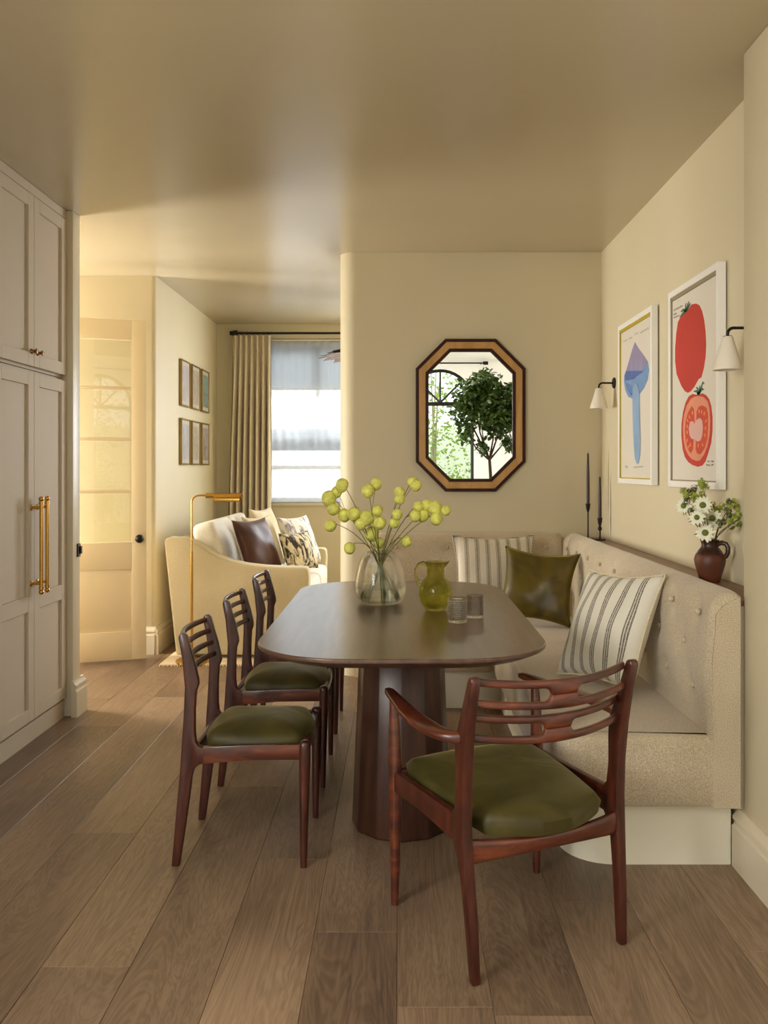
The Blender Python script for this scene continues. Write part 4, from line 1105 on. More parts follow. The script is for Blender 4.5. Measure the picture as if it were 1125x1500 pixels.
# stems with balloon seed pods in the vase (pods in photograph pixels)
PODS = [
    [(482, 730, 11), (493, 721, 8), (488, 746, 9)],
    [(501, 711, 9.5)],
    [(484, 770, 9)],
    [(512, 803, 8.5)],
    [(504, 755, 9.5), (519, 753, 10.5)],
    [(537, 759, 10.5), (528, 768, 8)],
    [(539, 719, 9.5), (551, 709, 8.5)],
    [(552.5, 748, 8.5), (555.6, 766, 10)],
    [(544.5, 782, 10.5), (555, 795, 8.5)],
    [(585.7, 731, 8), (585, 721, 8)],
    [(604, 706, 7.5), (609, 711, 8.5)],
    [(582, 753.6, 7.5), (577.6, 766, 7.5)],
    [(594.7, 793, 8.5)],
    [(613, 742, 8), (625.6, 739.7, 8.5), (608, 756, 8)],
    [(637, 744, 10), (639, 760, 9.5)],
    [(653, 748, 7.5), (619, 755, 9.5)],
]
names = ['three pods leaning farthest left', 'a single pod high on the left', 'a single pod low on the left against wall end', 'one pod drooping beside the vase rim left', 'two pods clustered left of centre', 'two pods in the dense centre cluster',
         'two pods standing tallest at centre', 'two pods stacked at the middle', 'two pods right above the vase neck', 'two joined pods right of centre', 'two pods high on the right below mirror', 'two small pods right of the middle',
         'one pod drooping right above the jug', 'three pods in the right cluster', 'two pods in the lower right cluster, one pointed', 'a pod at the far right tip']
rp = random.Random(11)
for i, (pods, nm) in enumerate(zip(PODS, names)):
    y = vy + rp.uniform(-0.05, 0.05)
    P = [(at(u, v, y + rp.uniform(-0.015, 0.015)), r_ * y / F) for u, v, r_ in pods]
    tip = P[0][0]; lean = tip.x - vx
    ang = rp.uniform(-0.5, 0.5)
    bx = max(-0.062, min(0.062, -lean * 0.45)); by = (0.03 if i % 2 else -0.03) + rp.uniform(-0.012, 0.012)
    base = Vector((vx + bx, vy + by, TZ + 0.018))
    neck = Vector((vx + max(-0.03, min(0.03, lean * 0.14)) + rp.uniform(-0.006, 0.006), vy + (y - vy) * 0.3 + rp.uniform(-0.012, 0.012), TZ + 0.212))
    t = thing('pod_stem', 'green stem in the vase with ' + nm, 'plant stem', base, group='balloon pod stems in the vase')
    pts = []
    top = tip + Vector((0, 0, P[0][1] * 0.6))
    for k in range(15):
        f = k / 14
        if f < 0.45:
            q = f / 0.45; p = base.lerp(neck, q)
        else:
            q = (f - 0.45) / 0.55; p = neck.lerp(top, q)
            p += Vector((0, 0, 0.02 * math.sin(PI * q) * (1 if abs(lean) > 0.08 else 0.2)))
        pts.append(p)
    G().tube(pts[:6], 0.0026, 7).build('lower_stem', M_WSTEM, t, smooth=60)
    st_ = G().tube(pts[5:], [0.0022 - 0.0009 * k / 9 for k in range(10)], 7).build('stem', M_STEM, t, smooth=60)
    for j, (c, r_) in enumerate(P):
        g = G().sphere(c, r_, 16, 11, rp.uniform(0.98, 1.12))
        for p in g.v:
            d = (p - c); p += d * (0.05 * math.sin(5 * math.atan2(d.y, d.x) + i) * math.sin(3 * d.z / r_ + j) + 0.02 * math.sin(17 * d.x / r_ + 11 * d.z / r_))
        pod = g.build('seed_pod', M_POD, t, smooth=60)
        if j:
            a = pts[11]
            mid = (a + c) / 2 + Vector((0, 0, 0.008))
            G().tube([a, mid, c + Vector((0, 0, r_ * 0.7))], 0.0011, 6).build('pod_stalk', M_STEM, t, smooth=60)

# ------------------------------------------------------------------ terracotta jug with flowers on the ledge
fx, fy, fz = 1.172, 3.285, 0.87
tj = thing('terracotta_jug', 'small brown terracotta jug with a dark glazed neck on the ledge', 'jug', (fx, fy, fz))
G().lathe([(0, 0), (0.034, 0), (0.037, 0.004), (0.044, 0.03), (0.054, 0.065), (0.0575, 0.085), (0.053, 0.102), (0.050, 0.106)], 36, (fx, fy, fz + 0.0005)).build('jug_body', M_TERRA, tj, smooth=50)
G().lathe([(0.050, 0.106), (0.040, 0.122), (0.032, 0.132), (0.030, 0.142), (0.034, 0.156), (0.036, 0.160), (0.033, 0.160), (0.027, 0.142), (0.029, 0.130), (0.045, 0.106), (0.050, 0.085), (0.030, 0.01), (0, 0.008)], 36, (fx, fy, fz + 0.0005)).build('jug_neck', M_TERRAD, tj, smooth=50)
hd = Vector((0.72, -0.69, 0))
G().tube([Vector((fx, fy, fz)) + hd * a + Vector((0, 0, b)) for a, b in ((0.030, 0.145), (0.046, 0.152), (0.062, 0.148), (0.070, 0.134), (0.069, 0.116), (0.062, 0.102), (0.049, 0.096))], 0.0065, 10, sq=1.4).build('handle', M_TERRAD, tj, smooth=60)
mouth = Vector((fx, fy, fz + 0.15))
def daisy(t, c, nrm, r, n=12, seed=0):
    rd = random.Random(seed)
    nrm = nrm.normalized(); a = nrm.orthogonal().normalized(); b = nrm.cross(a)
    for i in range(n):
        q = 2 * PI * i / n + rd.uniform(-0.1, 0.1); d = a * math.cos(q) + b * math.sin(q); e = nrm.cross(d)
        rr = r * rd.uniform(0.88, 1.08); w = r * 0.20; dr = rd.uniform(-0.12, 0.05) * r
        V = [c + d * r * 0.2 - e * w * 0.4, c + d * r * 0.2 + e * w * 0.4, c + d * rr * 0.62 + e * w + nrm * 0.002, c + d * rr + e * w * 0.4 + nrm * dr, c + d * rr - e * w * 0.4 + nrm * dr, c + d * rr * 0.62 - e * w + nrm * 0.002]
        V += [p - nrm * 0.0008 for p in V]
        G().add(V, [(0, 1, 2, 5), (5, 2, 3, 4), (7, 6, 11, 8), (8, 11, 10, 9)] + [(k, (k + 1) % 6, 6 + (k + 1) % 6, 6 + k) for k in range(6)]).build('petal', M_PETAL, t)
    g = G(); rings = []
    for k in range(5):
        th = PI / 2 * k / 4
        rings.append([c + nrm * (0.004 + 0.006 * math.sin(th)) + (a * math.cos(2 * PI * i / 14) + b * math.sin(2 * PI * i / 14)) * max(0.0008, r * 0.34 * math.cos(th)) for i in range(14)])
    rings.insert(0, [c - nrm * 0.001 + (a * math.cos(2 * PI * i / 14) + b * math.sin(2 * PI * i / 14)) * r * 0.34 for i in range(14)])
    g.loft(rings).build('flower_eye', M_EYE, t, smooth=60)
FL = [(1001.5, 741, 10.5, 'at the far left of the bunch'), (1029.5, 740, 12.5, 'at the top centre of the bunch'), (1021, 758, 10.5, 'left of centre below the top one'), (1043.5, 759, 12, 'right of centre'), (1033, 780.5, 12.5, 'lowest, over the jug rim'), (1072, 772, 11, 'turned away on the right side')]
for i, (u, v, r_, nm) in enumerate(FL):
    y = 3.24 - 0.03 * (i % 3)
    c = at(u, v, y); r_ = r_ * y / F
    t = thing('daisy', 'pale cream daisy ' + nm, 'flower', mouth - Vector((0, 0, 0.05)), group='daisies in the terracotta jug')
    nrm = Vector((0.25 * (c.x - fx) / 0.06 - 0.3, -1, 0.25)) if i != 5 else Vector((0.5, -0.35, -0.75))
    daisy(t, c, nrm, r_ * 1.12, 13, i)
    b0 = mouth + Vector((rp.uniform(-0.015, 0.015), rp.uniform(-0.012, 0.012), -0.06))
    back = c - nrm.normalized() * 0.012
    G().tube([b0, mouth + (c - mouth) * 0.15 + Vector((0, 0, 0.0)), b0.lerp(back, 0.65) + Vector((0, 0.012, 0.015)), back, c - nrm.normalized() * 0.001], 0.0018, 7).build('stem', M_LEAFD, t, smooth=60)
    for k in range(4):
        q = rp.uniform(0, 6.28); a = nrm.normalized().orthogonal().normalized(); b = nrm.normalized().cross(a); d = a * math.cos(q) + b * math.sin(q)
        G().tube([back, c + d * r_ * 1.05 - nrm.normalized() * 0.006, c + d * r_ * 1.35 - nrm.normalized() * 0.004], [0.001, 0.0018, 0.0006], 5).build('leaf', M_LEAFD, t)
SP = [((1000, 719), (1016, 716), (1010, 722), (1004, 725), 'spreading left above the daisies'), ((1029, 709), (1026, 712), (1033, 712), (1028, 706), 'reaching highest in front of the tomato frame'), ((1013, 722), (1027, 725), (1020, 729), (1016, 726), 'over the upper left daisies'), ((1044, 741), (1057, 742), (1050, 746), (1048, 750), 'just right of the top daisy'),
      ((1068, 735), (1075, 734), (1070, 740), (1078, 744), 'at the upper right of the bunch'), ((1068, 755), (1080, 754), (1074, 758), (1066, 749), 'in the right middle of the bunch'), ((1082, 768), (1085, 760), (1078, 766), (1070, 764), 'at the far right by the pier'), ((1058, 764), (1055, 768), (1011, 748), (1006, 734), 'dark leafy one at the middle')]
for i, s in enumerate(SP):
    y = 3.275 if i < 4 else 3.22
    t = thing('filler_sprig', 'fine yellow green flower sprig ' + s[4], 'flower', mouth - Vector((0, 0, 0.05)), group='green sprigs in the terracotta jug')
    cs = [at(u, v, y + rp.uniform(-0.02, 0.012)) for u, v in s[:4]]
    node = mouth.lerp(sum(cs, Vector()) / 4, 0.72) + Vector((0, -0.005, 0.01))
    G().tube([mouth + Vector((rp.uniform(-0.012, 0.012), rp.uniform(-0.012, 0.012), -0.05)), mouth.lerp(node, 0.5) + Vector((0, -0.004, 0.008)), node], 0.0015, 6).build('stem', M_LEAFD, t, smooth=60)
    for c in cs:
        G().tube([node, node.lerp(c, 0.6) + Vector((0, 0, 0.004)), c], 0.0009, 5).build('branch', M_LEAFD, t)
        g = G()
        for k in range(15):
            d = Vector((rp.uniform(-1, 1), rp.uniform(-1, 0.6), rp.uniform(-0.7, 1))).normalized()
            o = c + d * rp.uniform(0.004, 0.016); a = d.orthogonal().normalized(); b = d.cross(a); q = 0.0055
            for m2 in range(4):
                e = a * math.cos(m2 * PI / 2) + b * math.sin(m2 * PI / 2); f = d.cross(e)
                g.add([o, o + e * q * 0.6 + f * q * 0.5, o + e * q * 1.4 + d * 0.0015, o + e * q * 0.6 - f * q * 0.5, o - d * 0.001], [(0, 1, 2, 3), (4, 3, 2, 1), (0, 4, 1), (0, 3, 4)])
        g.build('flower_cluster', M_LEAFY if rp.random() < 0.8 and i != 7 else M_LEAFD, t)

# ------------------------------------------------------------------ living room: rug, sofa, cushions, lamp, curtain, pictures, pendant
rug = thing('rug', 'cream woven rug with a fringed edge under the sofa', 'rug', (-0.9, 6.6, 0))
G().box(-1.58, -0.25, 5.73, 7.55, 0.0005, 0.012).build('pile', M_RUG, rug, bevel=0.003)
g = G()
for i in range(70):
    x = -1.575 + 1.32 * i / 69; q = rp.uniform(-0.008, 0.008)
    g.add([(x - 0.004, 5.731, 0.001), (x + 0.004, 5.731, 0.001), (x + 0.003 + q, 5.70, 0.001), (x - 0.003 + q, 5.70, 0.001), (x - 0.004, 5.731, 0.006), (x + 0.004, 5.731, 0.006), (x + 0.003 + q, 5.70, 0.004), (x - 0.003 + q, 5.70, 0.004)],
          [(3, 2, 1, 0), (4, 5, 6, 7), (0, 1, 5, 4), (1, 2, 6, 5), (2, 3, 7, 6), (3, 0, 4, 7)])
o = g.build('fringe', M_RUG, rug); o['kind'] = 'stuff'
ZR = 0.0125
sf = thing('sofa', 'beige linen two seat sofa with sloping arms and white cushions', 'sofa', (-1.1, 6.65, ZR))
armp = [(-1.512, 0.035), (-1.55, 0.40), (-1.592, 0.80), (-1.585, 0.825), (-1.56, 0.832), (-1.45, 0.826), (-1.40, 0.808), (-1.35, 0.778), (-1.29, 0.738), (-1.22, 0.702), (-1.14, 0.672), (-1.04, 0.650), (-0.92, 0.636), (-0.78, 0.629), (-0.65, 0.628), (-0.628, 0.622), (-0.617, 0.605), (-0.612, 0.56), (-0.625, 0.035)]
for (a, b) in ((5.885, 6.03), (7.30, 7.445)):
    G().prism(armp, 'y', a, b).build('arm', M_SOFA, sf, bevel=0.018, seg=3, bang=50, smooth=50)
G().prism([(-1.50, 0.035), (-1.54, 0.40), (-1.582, 0.79), (-1.56, 0.815), (-1.48, 0.805), (-1.38, 0.40), (-1.36, 0.035)], 'y', 6.025, 7.305).build('back', M_SOFA, sf, bevel=0.015, seg=2)
G().box(-1.42, -0.66, 6.025, 7.305, 0.035, 0.30).build('base', M_SOFA, sf, bevel=0.01)
for (x, y) in ((-1.45, 5.95), (-0.70, 5.95), (-1.45, 7.38), (-0.70, 7.38)):
    G().box(x - 0.025, x + 0.025, y - 0.025, y + 0.025, ZR, 0.036).build('foot', M_PED, sf)
def puff(x0, x1, y0, y1, z0, z1, r, k=0.03):
    g = G(); n = 14
    rings = []
    for i in range(n + 1):
        a = -PI / 2 + PI * i / n
        zc = (z0 + z1) / 2; hz = (z1 - z0) / 2
        f = math.copysign(abs(math.sin(a)) ** 0.6, math.sin(a)); ins = r * (1 - abs(math.cos(a)) ** 0.5)
        rings.append([Vector((x, y, zc + f * hz)) for x, y in rrect(x0 + ins, x1 - ins, y0 + ins, y1 - ins, max(0.02, r * 0.9), 6)])
    # crowned caps
    top = rings[-1]; c = sum(top, Vector()) / len(top)
    rings.append([c.lerp(p, 0.5) + Vector((0, 0, k)) for p in top]); rings.append([c.lerp(p, 0.1) + Vector((0, 0, k * 1.25)) for p in top])
    return g.loft(rings)
for (a, b) in ((6.03, 6.665), (6.667, 7.30)):
    puff(-1.36, -0.60, a, b, 0.30, 0.50, 0.06).build('seat_cushion', M_SOFAC, sf, smooth=60)
    g = puff(-0.23, 0.23, a - 6.0, b - 6.0, -0.085, 0.085, 0.07, 0.02)
    mt = Matrix.Translation((-1.31, 6.0, 0.70)) @ Matrix.Rotation(math.radians(74), 4, 'Y')
    g.v = [mt @ p for p in g.v]
    g.build('back_cushion', M_SOFAC, sf, smooth=60)
cushion('sofa_cushion', 'dark brown velvet cushion on the sofa beside the arm', 0.42, 0.42, 0.15, M_BROWN, place((-1.02, 6.275, 0.738), 66, 22, 0), seed=5)
cushion('sofa_cushion', 'cream cloth cushion propped behind the brown one on sofa', 0.40, 0.41, 0.13, M_CREAMC, place((-1.04, 6.665, 0.742), 68, 20, 0), seed=6)
cushion('sofa_cushion', 'larger plain cream cushion farthest back on the sofa', 0.40, 0.45, 0.13, M_CREAMC, place((-1.06, 7.05, 0.765), 74, 20, 0), seed=7)
cushion('sofa_cushion', 'small brown and cream mottled cushion in front on the sofa', 0.38, 0.30, 0.13, M_MOTT, place((-0.75, 6.50, 0.682), 62, 20, 0), seed=8)
cushion('sofa_cushion', 'white cushion with a faint floral pattern on the sofa', 0.40, 0.40, 0.14, M_FLORAL, place((-0.79, 6.90, 0.732), 62, 22, 0), seed=9)
# brass floor lamp
lx, ly = -1.381, 5.79
lp = thing('floor_lamp', 'slim brass reading floor lamp with half cylinder shade by sofa', 'lamp', (lx, ly, ZR))
G().lathe([(0, 0), (0.105, 0), (0.106, 0.010), (0.100, 0.016), (0.02, 0.020), (0.014, 0.03), (0.0, 0.03)], 40, (lx, ly, ZR)).build('base', M_BRASS, lp, smooth=40)
G().tube([(lx, ly, ZR + 0.02), (lx, ly, 0.745)], 0.0095, 14).build('lower_pole', M_BRASS, lp, smooth=50)
pts = [(lx, ly, 0.74), (lx, ly, 0.95), (lx, ly, 1.07)] + [(lx + 0.05 - 0.05 * math.cos(PI / 2 * i / 8), ly, 1.075 + 0.045 * math.sin(PI / 2 * i / 8)) for i in range(1, 9)] + [(lx + 0.11, ly, 1.12)]
G().tube(pts, 0.0062, 12).build('upper_pole', M_BRASS, lp, smooth=50)
G().tube([(lx + 0.095, ly, 1.118), (lx + 0.165, ly, 1.118)], 0.018, 18).build('socket', M_BRASS, lp, smooth=50)
rings = []
for x in (lx + 0.155, lx + 0.325):
    o_, i_ = [], []
    for k in range(15):
        a = math.radians(-18 + 216 * k / 14)
        o_.append(Vector((x + (0.01 * math.sin(a) if x > lx + 0.2 else 0), ly + 0.046 * math.cos(a), 1.092 + 0.044 * math.sin(a))))
        i_.append(Vector((x, ly + 0.044 * math.cos(a), 1.092 + 0.042 * math.sin(a))))
    rings.append(o_ + i_[::-1])
g = G().loft(rings)
g.prism([(ly + 0.045 * math.cos(math.radians(-18 + 216 * k / 14)), 1.092 + 0.043 * math.sin(math.radians(-18 + 216 * k / 14))) for k in range(15)], 'x', lx + 0.155, lx + 0.157)
g.build('lamp_shade', M_BRASS, lp, smooth=40)
# curtain and its pole
cr = thing('curtain_pole', 'dark metal curtain pole above the far window', 'curtain pole', (-0.4, 8.02, 2.545))
G().tube([(-1.555, 8.02, 2.545), (0.75, 8.02, 2.545)], 0.0105, 14).build('pole', M_BLACK, cr, smooth=50)
for x in (-1.545, 0.74): G().tube([(x - 0.016, 8.02, 2.545), (x + 0.016, 8.02, 2.545)], [0.02, 0.02], 16).build('finial', M_BLACK, cr, smooth=40)
for x in (-1.535, 0.70):
    G().box(x - 0.008, x + 0.008, 8.02, 8.149, 2.538, 2.552).box(x - 0.02, x + 0.02, 8.14, 8.149, 2.50, 2.59).build('bracket', M_BLACK, cr)
ct = thing('curtain', 'heavy beige pinch pleated curtain gathered left of far window', 'curtain', (-1.36, 8.02, 0.02))
g = G(); nu, nz = 168, 30; folds = 7
rows = []
for k in range(nz + 1):
    f = k / nz; z = 2.522 - (2.522 - 0.02) * f; row = []
    pinchz = math.exp(-((z - 2.40) / 0.05) ** 2)
    for i in range(nu + 1):
        s = i / nu; x0_, x1_ = -1.545 - 0.045 * smooth01(f * 1.2), -1.19
        ph = s * folds * 2 * PI
        amp = (0.026 + 0.028 * smooth01(f * 2.5)) * (1 - 0.25 * pinchz)
        sx_ = s + 0.012 * math.sin(ph * 1.0 + 1) * (1 - 0.7 * pinchz)
        y = 8.02 + amp * math.sin(ph + 0.5 * math.sin(3 * f + s * 4)) + 0.010 * math.sin(2 * ph + 1.3) * (0.4 + pinchz)
        row.append(Vector((x0_ + (x1_ - x0_) * sx_, y, z)))
    rows.append(row)
def sheet(rows, th):
    vs = [p for r_ in rows for p in r_] + [p + Vector((0, th, 0)) for r_ in rows for p in r_]
    a, b = len(rows), len(rows[0]); n = a * b; fs = []
    for i in range(a - 1):
        for j in range(b - 1):
            q = (i * b + j, i * b + j + 1, (i + 1) * b + j + 1, (i + 1) * b + j)
            fs.append(q); fs.append(tuple(n + k for k in reversed(q)))
    for i in range(a - 1):
        for j in (0, b - 1): fs.append((i * b + j, (i + 1) * b + j, n + (i + 1) * b + j, n + i * b + j))
    for j in range(b - 1):
        for i in (0, a - 1): fs.append((i * b + j, i * b + j + 1, n + i * b + j + 1, n + i * b + j))
    return G().add(vs, fs)
sheet(rows, 0.004).build('curtain_cloth', M_CURT, ct, smooth=60)
sheet([[Vector((-1.205 + 0.022 * i / 6 - 0.004 * math.sin(z * 3), 8.03 + 0.012 * math.sin(i + z * 2), z)) for i in range(7)] for z in [2.49 - 2.46 * k / 20 for k in range(21)]], 0.003).build('curtain_lining', M_LINING, ct, smooth=60)
for i in range(folds):
    x = -1.545 + 0.355 * (i + 0.75) / folds
    G().tube([(x, 8.02 + 0.017 * math.cos(a), 2.541 + 0.017 * math.sin(a)) for a in [2 * PI * k / 16 for k in range(16)]], 0.0022, 6, closed=True).build('curtain_ring', M_BLACK, ct, smooth=60)

# six small gilt frames on the living room wall
PICT = [print_mat('print_a', (196, 190, 196), (212, 206, 210), (190, 186, 176), (3, 6, 6)), print_mat('print_b', (170, 160, 140), (206, 196, 184), (156, 150, 120), (3, 14, 14)), print_mat('print_c', (70, 120, 92), (150, 188, 190), (120, 80, 60), (3, 10, 10)),
        print_mat('print_d', (176, 184, 200), (206, 206, 210), (184, 190, 190), (3, 6, 6)), print_mat('print_e', (160, 156, 130), (210, 204, 186), (176, 166, 140), (3, 14, 14)), print_mat('print_f', (96, 84, 140), (206, 196, 190), (110, 84, 80), (3, 9, 9))]
PLAB = ['gilt framed pale mauve print, upper row nearest the hall', 'gilt framed beige patterned print, upper row middle', 'gilt framed green landscape print, upper row nearest the curtain', 'gilt framed pale blue print, lower row nearest the hall', 'gilt framed faded print, lower row middle', 'gilt framed violet print, lower row nearest the curtain']
XL = -1.71
for i in range(6):
    row, colm = divmod(i, 3)
    y0_ = (6.75, 7.10, 7.455)[colm]; y1_ = y0_ + 0.275; z1_ = (2.152, 1.692)[row]; z0_ = z1_ - 0.365
    t = thing('small_picture', PLAB[i], 'picture', (XL, (y0_ + y1_) / 2, (z0_ + z1_) / 2), group='small gilt pictures on the living room wall')
    fw = 0.013
    g = G()
    for (a, b, c, d) in ((y0_, y0_ + fw, z0_, z1_), (y1_ - fw, y1_, z0_, z1_), (y0_ + fw, y1_ - fw, z0_, z0_ + fw), (y0_ + fw, y1_ - fw, z1_ - fw, z1_)): g.box(XL + 0.001, XL + 0.024, a, b, c, d)
    g.build('frame', M_GILT, t, bevel=0.002, seg=1)
    G().box(XL + 0.001, XL + 0.0175, y0_ + fw, y1_ - fw, z0_ + fw, z1_ - fw).build('mount', M_PAPER, t)
    G().box(XL + 0.0175, XL + 0.0182, y0_ + fw + 0.02, y1_ - fw - 0.02, z0_ + fw + 0.03, z1_ - fw - 0.03).build('print', PICT[i], t)
    G().box(XL + 0.020, XL + 0.021, y0_ + fw, y1_ - fw, z0_ + fw, z1_ - fw).build('pane', M_GLASSP, t)

# woven pendant in the living room, half hidden by the wall end
px_, py_, pz_ = -0.22, 7.0, 2.20
pd = thing('pendant_lamp', 'brown woven petal pendant shade half hidden by the wall end', 'lamp', (px_, py_, 2.65))
G().tube([(px_, py_, 2.30), (px_, py_, 2.64)], 0.004, 8).build('cord', M_BLACK, pd)
G().lathe([(0, 2.649), (0.05, 2.649), (0.045, 2.625), (0.0, 2.62)], 24, (px_, py_, 0)).build('ceiling_rose', M_BLACK, pd, smooth=40)
for tier, (rad, z, n) in enumerate(((0.40, 2.20, 18), (0.33, 2.235, 16), (0.24, 2.27, 12))):
    for i in range(n):
        a = 2 * PI * (i + 0.5 * (tier % 2)) / n; d = Vector((math.cos(a), math.sin(a), 0)); e = Vector((-d.y, d.x, 0)); c = Vector((px_, py_, z))
        w = PI * rad / n * 1.1
        V = [c + d * 0.05 + Vector((0, 0, 0.06)), c + d * rad * 0.6 + e * w * 0.9 + Vector((0, 0, 0.03)), c + d * rad * 0.9 + e * w * 0.7, c + d * (rad + 0.03) + Vector((0, 0, -0.015)), c + d * rad * 0.9 - e * w * 0.7, c + d * rad * 0.6 - e * w * 0.9 + Vector((0, 0, 0.03))]
        V += [p - Vector((0, 0, 0.004)) for p in V]
        G().add(V, [(0, 1, 2, 3), (0, 3, 4, 5), (9, 8, 7, 6), (11, 10, 9, 6)] + [(k, (k + 1) % 6, 6 + (k + 1) % 6, 6 + k) for k in range(6)]).build('petal', M_RATTAN, pd)

# ------------------------------------------------------------------ behind the camera: garden room seen in the mirror
YG = -3.2
arches = [(0.66, 0.54), (-0.62, 0.54), (-1.78, 0.50)]
zs_ = 2.36
g = G()
edges = [-2.47] + sorted([c - r_ for c, r_ in arches] + [c + r_ for c, r_ in arches]) + [2.12]
for i in range(0, len(edges) - 1, 2):
    g.box(edges[i], edges[i + 1], YG - 0.12, YG, 0, HE)
for c, r_ in arches:
    top = [(c + r_ * math.cos(PI * k / 20), zs_ + r_ * math.sin(PI * k / 20)) for k in range(21)]
    for p, q in zip(top[:-1], top[1:]):
        g.prism([q, p, (p[0], HE), (q[0], HE)], 'y', YG - 0.12, YG)
struct(g.build('wall_rear', M_WHITE))
for i, (c, r_) in enumerate(arches):
    g = G()
    pts = [(c - r_ + 0.02, YG - 0.04, 0.0), (c - r_ + 0.02, YG - 0.04, zs_)] + [(c + (r_ - 0.02) * math.cos(PI - PI * k / 20), YG - 0.04, zs_ + (r_ - 0.02) * math.sin(PI * k / 20)) for k in range(1, 20)] + [(c + r_ - 0.02, YG - 0.04, zs_), (c + r_ - 0.02, YG - 0.04, 0.0)]
    g.tube(pts, 0.028, 8)
    w = struct(g.build('window_%d' % (i + 4), M_BLACK, smooth=40))
    G().box(c - r_ + 0.02, c + r_ - 0.02, YG - 0.065, YG - 0.015, zs_ - 0.05, zs_ + 0.01).build('transom', M_BLACK, w)
    for a in (45, 90, 135):
        G().tube([(c, YG - 0.04, zs_), (c + (r_ - 0.02) * math.cos(math.radians(a)), YG - 0.04, zs_ + (r_ - 0.02) * math.sin(math.radians(a)))], 0.016, 8).build('glazing_bar', M_BLACK, w)
    G().box(c - r_ + 0.02, c + r_ - 0.02, YG - 0.042, YG - 0.038, 0.02, zs_ - 0.05).build('pane', M_GLASSP, w)
    G().prism([(c - r_ + 0.03, zs_)] + [(c + (r_ - 0.03) * math.cos(PI - PI * k / 16), zs_ + (r_ - 0.03) * math.sin(PI * k / 16)) for k in range(17)], 'y', YG - 0.042, YG - 0.038).build('pane', M_GLASSP, w)
gp = thing('curtain_track', 'black rail along the ceiling above the garden doors', 'rail', (0, YG + 0.1, 2.98))
G().tube([(-2.2, YG + 0.1, 2.985), (1.35, YG + 0.1, 2.985)], 0.012, 10).build('rail', M_BLACK, gp, smooth=50)
G().tube([(1.34, YG + 0.1, 2.985), (1.42, YG + 0.1, 2.985)], 0.028, 14).build('finial', M_BLACK, gp, smooth=50)
G().box(1.30, 1.32, YG, YG + 0.1, 2.975, 2.995).box(-2.15, -2.13, YG, YG + 0.1, 2.975, 2.995).build('bracket', M_BLACK, gp)

def leaf_cloud(pts, size, rd, droop=0.2):
    g = G()
    for c in pts:
        d = Vector((rd.uniform(-1, 1), rd.uniform(-1, 1), rd.uniform(-0.9, 0.7))).normalized(); a = d.orthogonal().normalized()
        a = (Matrix.Rotation(rd.uniform(0, 6.28), 3, d) @ a); s = size * rd.uniform(0.7, 1.25); n_ = d.cross(a)
        g.add([c, c + d * s * 0.35 + a * s * 0.24 + n_ * s * 0.05, c + d * s * 0.75 + a * s * 0.20 + n_ * s * 0.04, c + d * s, c + d * s * 0.75 - a * s * 0.20 + n_ * s * 0.04, c + d * s * 0.35 - a * s * 0.24 + n_ * s * 0.05],
              [(0, 1, 2, 3), (0, 3, 4, 5)])
    return g
rt = random.Random(21)
tx, ty = 1.11, 0.30
tr = thing('potted_tree', 'dark leafy potted citrus tree reflected in the mirror', 'tree', (tx, ty, 0))
G().lathe([(0, 0), (0.17, 0), (0.20, 0.30), (0.215, 0.36), (0.225, 0.36), (0.225, 0.41), (0.195, 0.41), (0.19, 0.36), (0, 0.35)], 32, (tx, ty, 0.0)).build('pot', M_TERRA, tr, smooth=40)
g = G().tube([(tx, ty, 0.35), (tx + 0.02, ty, 0.8), (tx - 0.01, ty + 0.01, 1.25), (tx - 0.02, ty, 1.42)], [0.026, 0.023, 0.020, 0.018], 9)
for (ex, ey, ez) in ((-0.28, 0.06, 1.72), (-0.12, -0.1, 1.9), (0.05, 0.08, 1.95), (0.22, -0.05, 1.78), (0.16, 0.12, 2.1), (-0.2, 0.02, 2.1), (-0.32, -0.05, 2.2)):
    m_ = Vector((tx - 0.02, ty, 1.40)); e_ = Vector((tx + ex, ty + ey, ez)); g.tube([m_, m_.lerp(e_, 0.5) + Vector((ex * 0.12, 0, -0.02)), e_], [0.013, 0.009, 0.004], 7)
g.build('trunk', M_BARK, tr, smooth=60)
P = []
blobs = [((0.0, 0, 2.06), 0.30), ((-0.22, 0, 2.18), 0.24), ((0.20, 0, 2.12), 0.24), ((-0.05, 0, 2.32), 0.20), ((0.26, 0.02, 1.92), 0.18), ((-0.30, 0, 1.98), 0.20), ((0.08, 0, 1.82), 0.18), ((-0.30, 0, 1.72), 0.10), ((0.22, 0, 1.60), 0.10), ((-0.1, 0, 1.55), 0.08)]
for (c, r_) in blobs:
    for _ in range(int(2600 * r_ ** 2 * 3.2)):
        d = Vector((rt.gauss(0, 1), rt.gauss(0, 1), rt.gauss(0, 1))).normalized() * r_ * rt.random() ** 0.4
        P.append(Vector((tx + c[0], ty + c[1], c[2])) + d)
o = leaf_cloud(P, 0.075, rt).build('foliage', M_LEAFT, tr); o['kind'] = 'stuff'
struct(G().box(-9, 9, -16, YG - 0.12, -0.15, -0.02).build('ground_garden', M_GRASS))
gw = tag(G().box(-9, 9, -9.6, -9.4, -0.02, 2.3).build('garden_wall', M_RENDER, bevel=0.02), 'pale rendered wall at the end of the garden', 'wall')
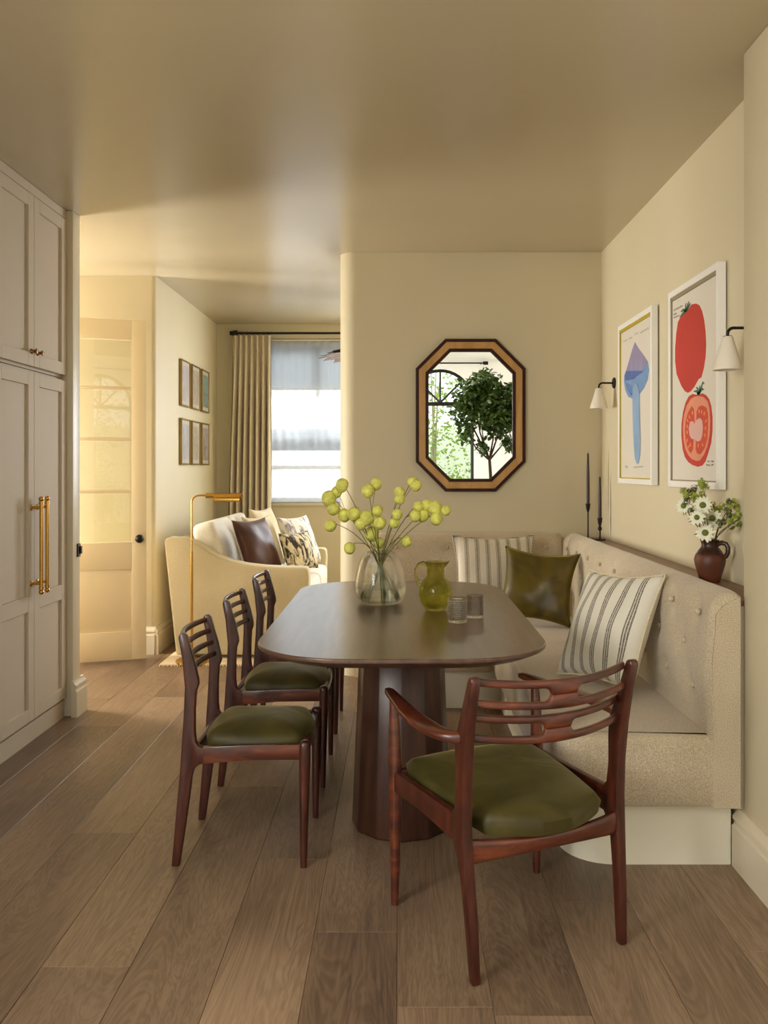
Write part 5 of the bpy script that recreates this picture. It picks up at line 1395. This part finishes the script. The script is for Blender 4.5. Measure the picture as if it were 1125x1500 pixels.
def garden_tree(label, x, y, stems, h, cr, nl, lm=M_LEAFL, ls=0.09):
    t = thing('garden_tree', label, 'tree', (x, y, -0.02), group='pale trees in the garden behind the camera')
    g = G(); Q = []
    for k in range(stems):
        a = rt.uniform(0, 6.28); dx, dy = 0.28 * math.cos(a), 0.28 * math.sin(a)
        pts = [Vector((x + dx * f * f * 1.8 + 0.03 * math.sin(5 * f + k), y + dy * f, -0.02 + h * f)) for f in [i / 7 for i in range(8)]]
        g.tube(pts, [0.032 - 0.026 * i / 7 for i in range(8)], 7)
        for p in pts[3:]:
            for _ in range(nl // (stems * 5)):
                Q.append(p + Vector((rt.gauss(0, cr), rt.gauss(0, cr), rt.gauss(0, cr * 0.8))))
    g.build('trunk', M_BARKL, t, smooth=60)
    o = leaf_cloud(Q, ls, rt).build('foliage', lm, t); o['kind'] = 'stuff'
garden_tree('slender pale garden tree nearest the arched doors', 0.62, -5.2, 4, 3.6, 0.22, 700)
garden_tree('pale garden tree farther left behind the doors', -0.9, -6.2, 3, 4.0, 0.35, 900)
garden_tree('pale garden tree by the end wall', 1.9, -8.2, 4, 4.4, 0.5, 1400)
garden_tree('tall pale garden tree left by the end wall', -2.6, -8.4, 4, 4.4, 0.5, 1200)
sh = thing('garden_shrub', 'low bright green shrub outside the arched doors', 'shrub', (1.0, -4.3, -0.02))
P = [Vector((1.0 + rt.gauss(0, 0.16), -4.3 + rt.gauss(0, 0.16), abs(rt.gauss(0.7, 0.28)))) for _ in range(1100)]
o = leaf_cloud(P, 0.07, rt).build('foliage', M_LEAFL, sh); o['kind'] = 'stuff'
G().tube([(1.0, -4.3, -0.02), (1.02, -4.28, 0.4), (1.0, -4.3, 0.8)], [0.02, 0.015, 0.008], 7).build('stem', M_BARK, sh)

# street side: a pale house opposite the far window
struct(G().box(-9, 9, YW + 0.2, 20, -0.9, -0.8).build('ground_street', M_BUILD))
hs = thing('house', 'pale rendered house across the street beyond the window', 'building', (-1, 15.5, -0.8))
G().box(-7, 6, 15.0, 16.0, -0.8, 2.0).build('facade', M_BUILD, hs)
G().box(-7.1, 6.1, 14.85, 16.0, 2.0, 2.15).build('parapet', M_BUILD, hs)
for i in range(5):
    x = -5.6 + i * 2.3
    wn = G().box(x, x + 1.0, 14.96, 15.0, 0.1, 1.5).build('window', M_BUILDG, hs)
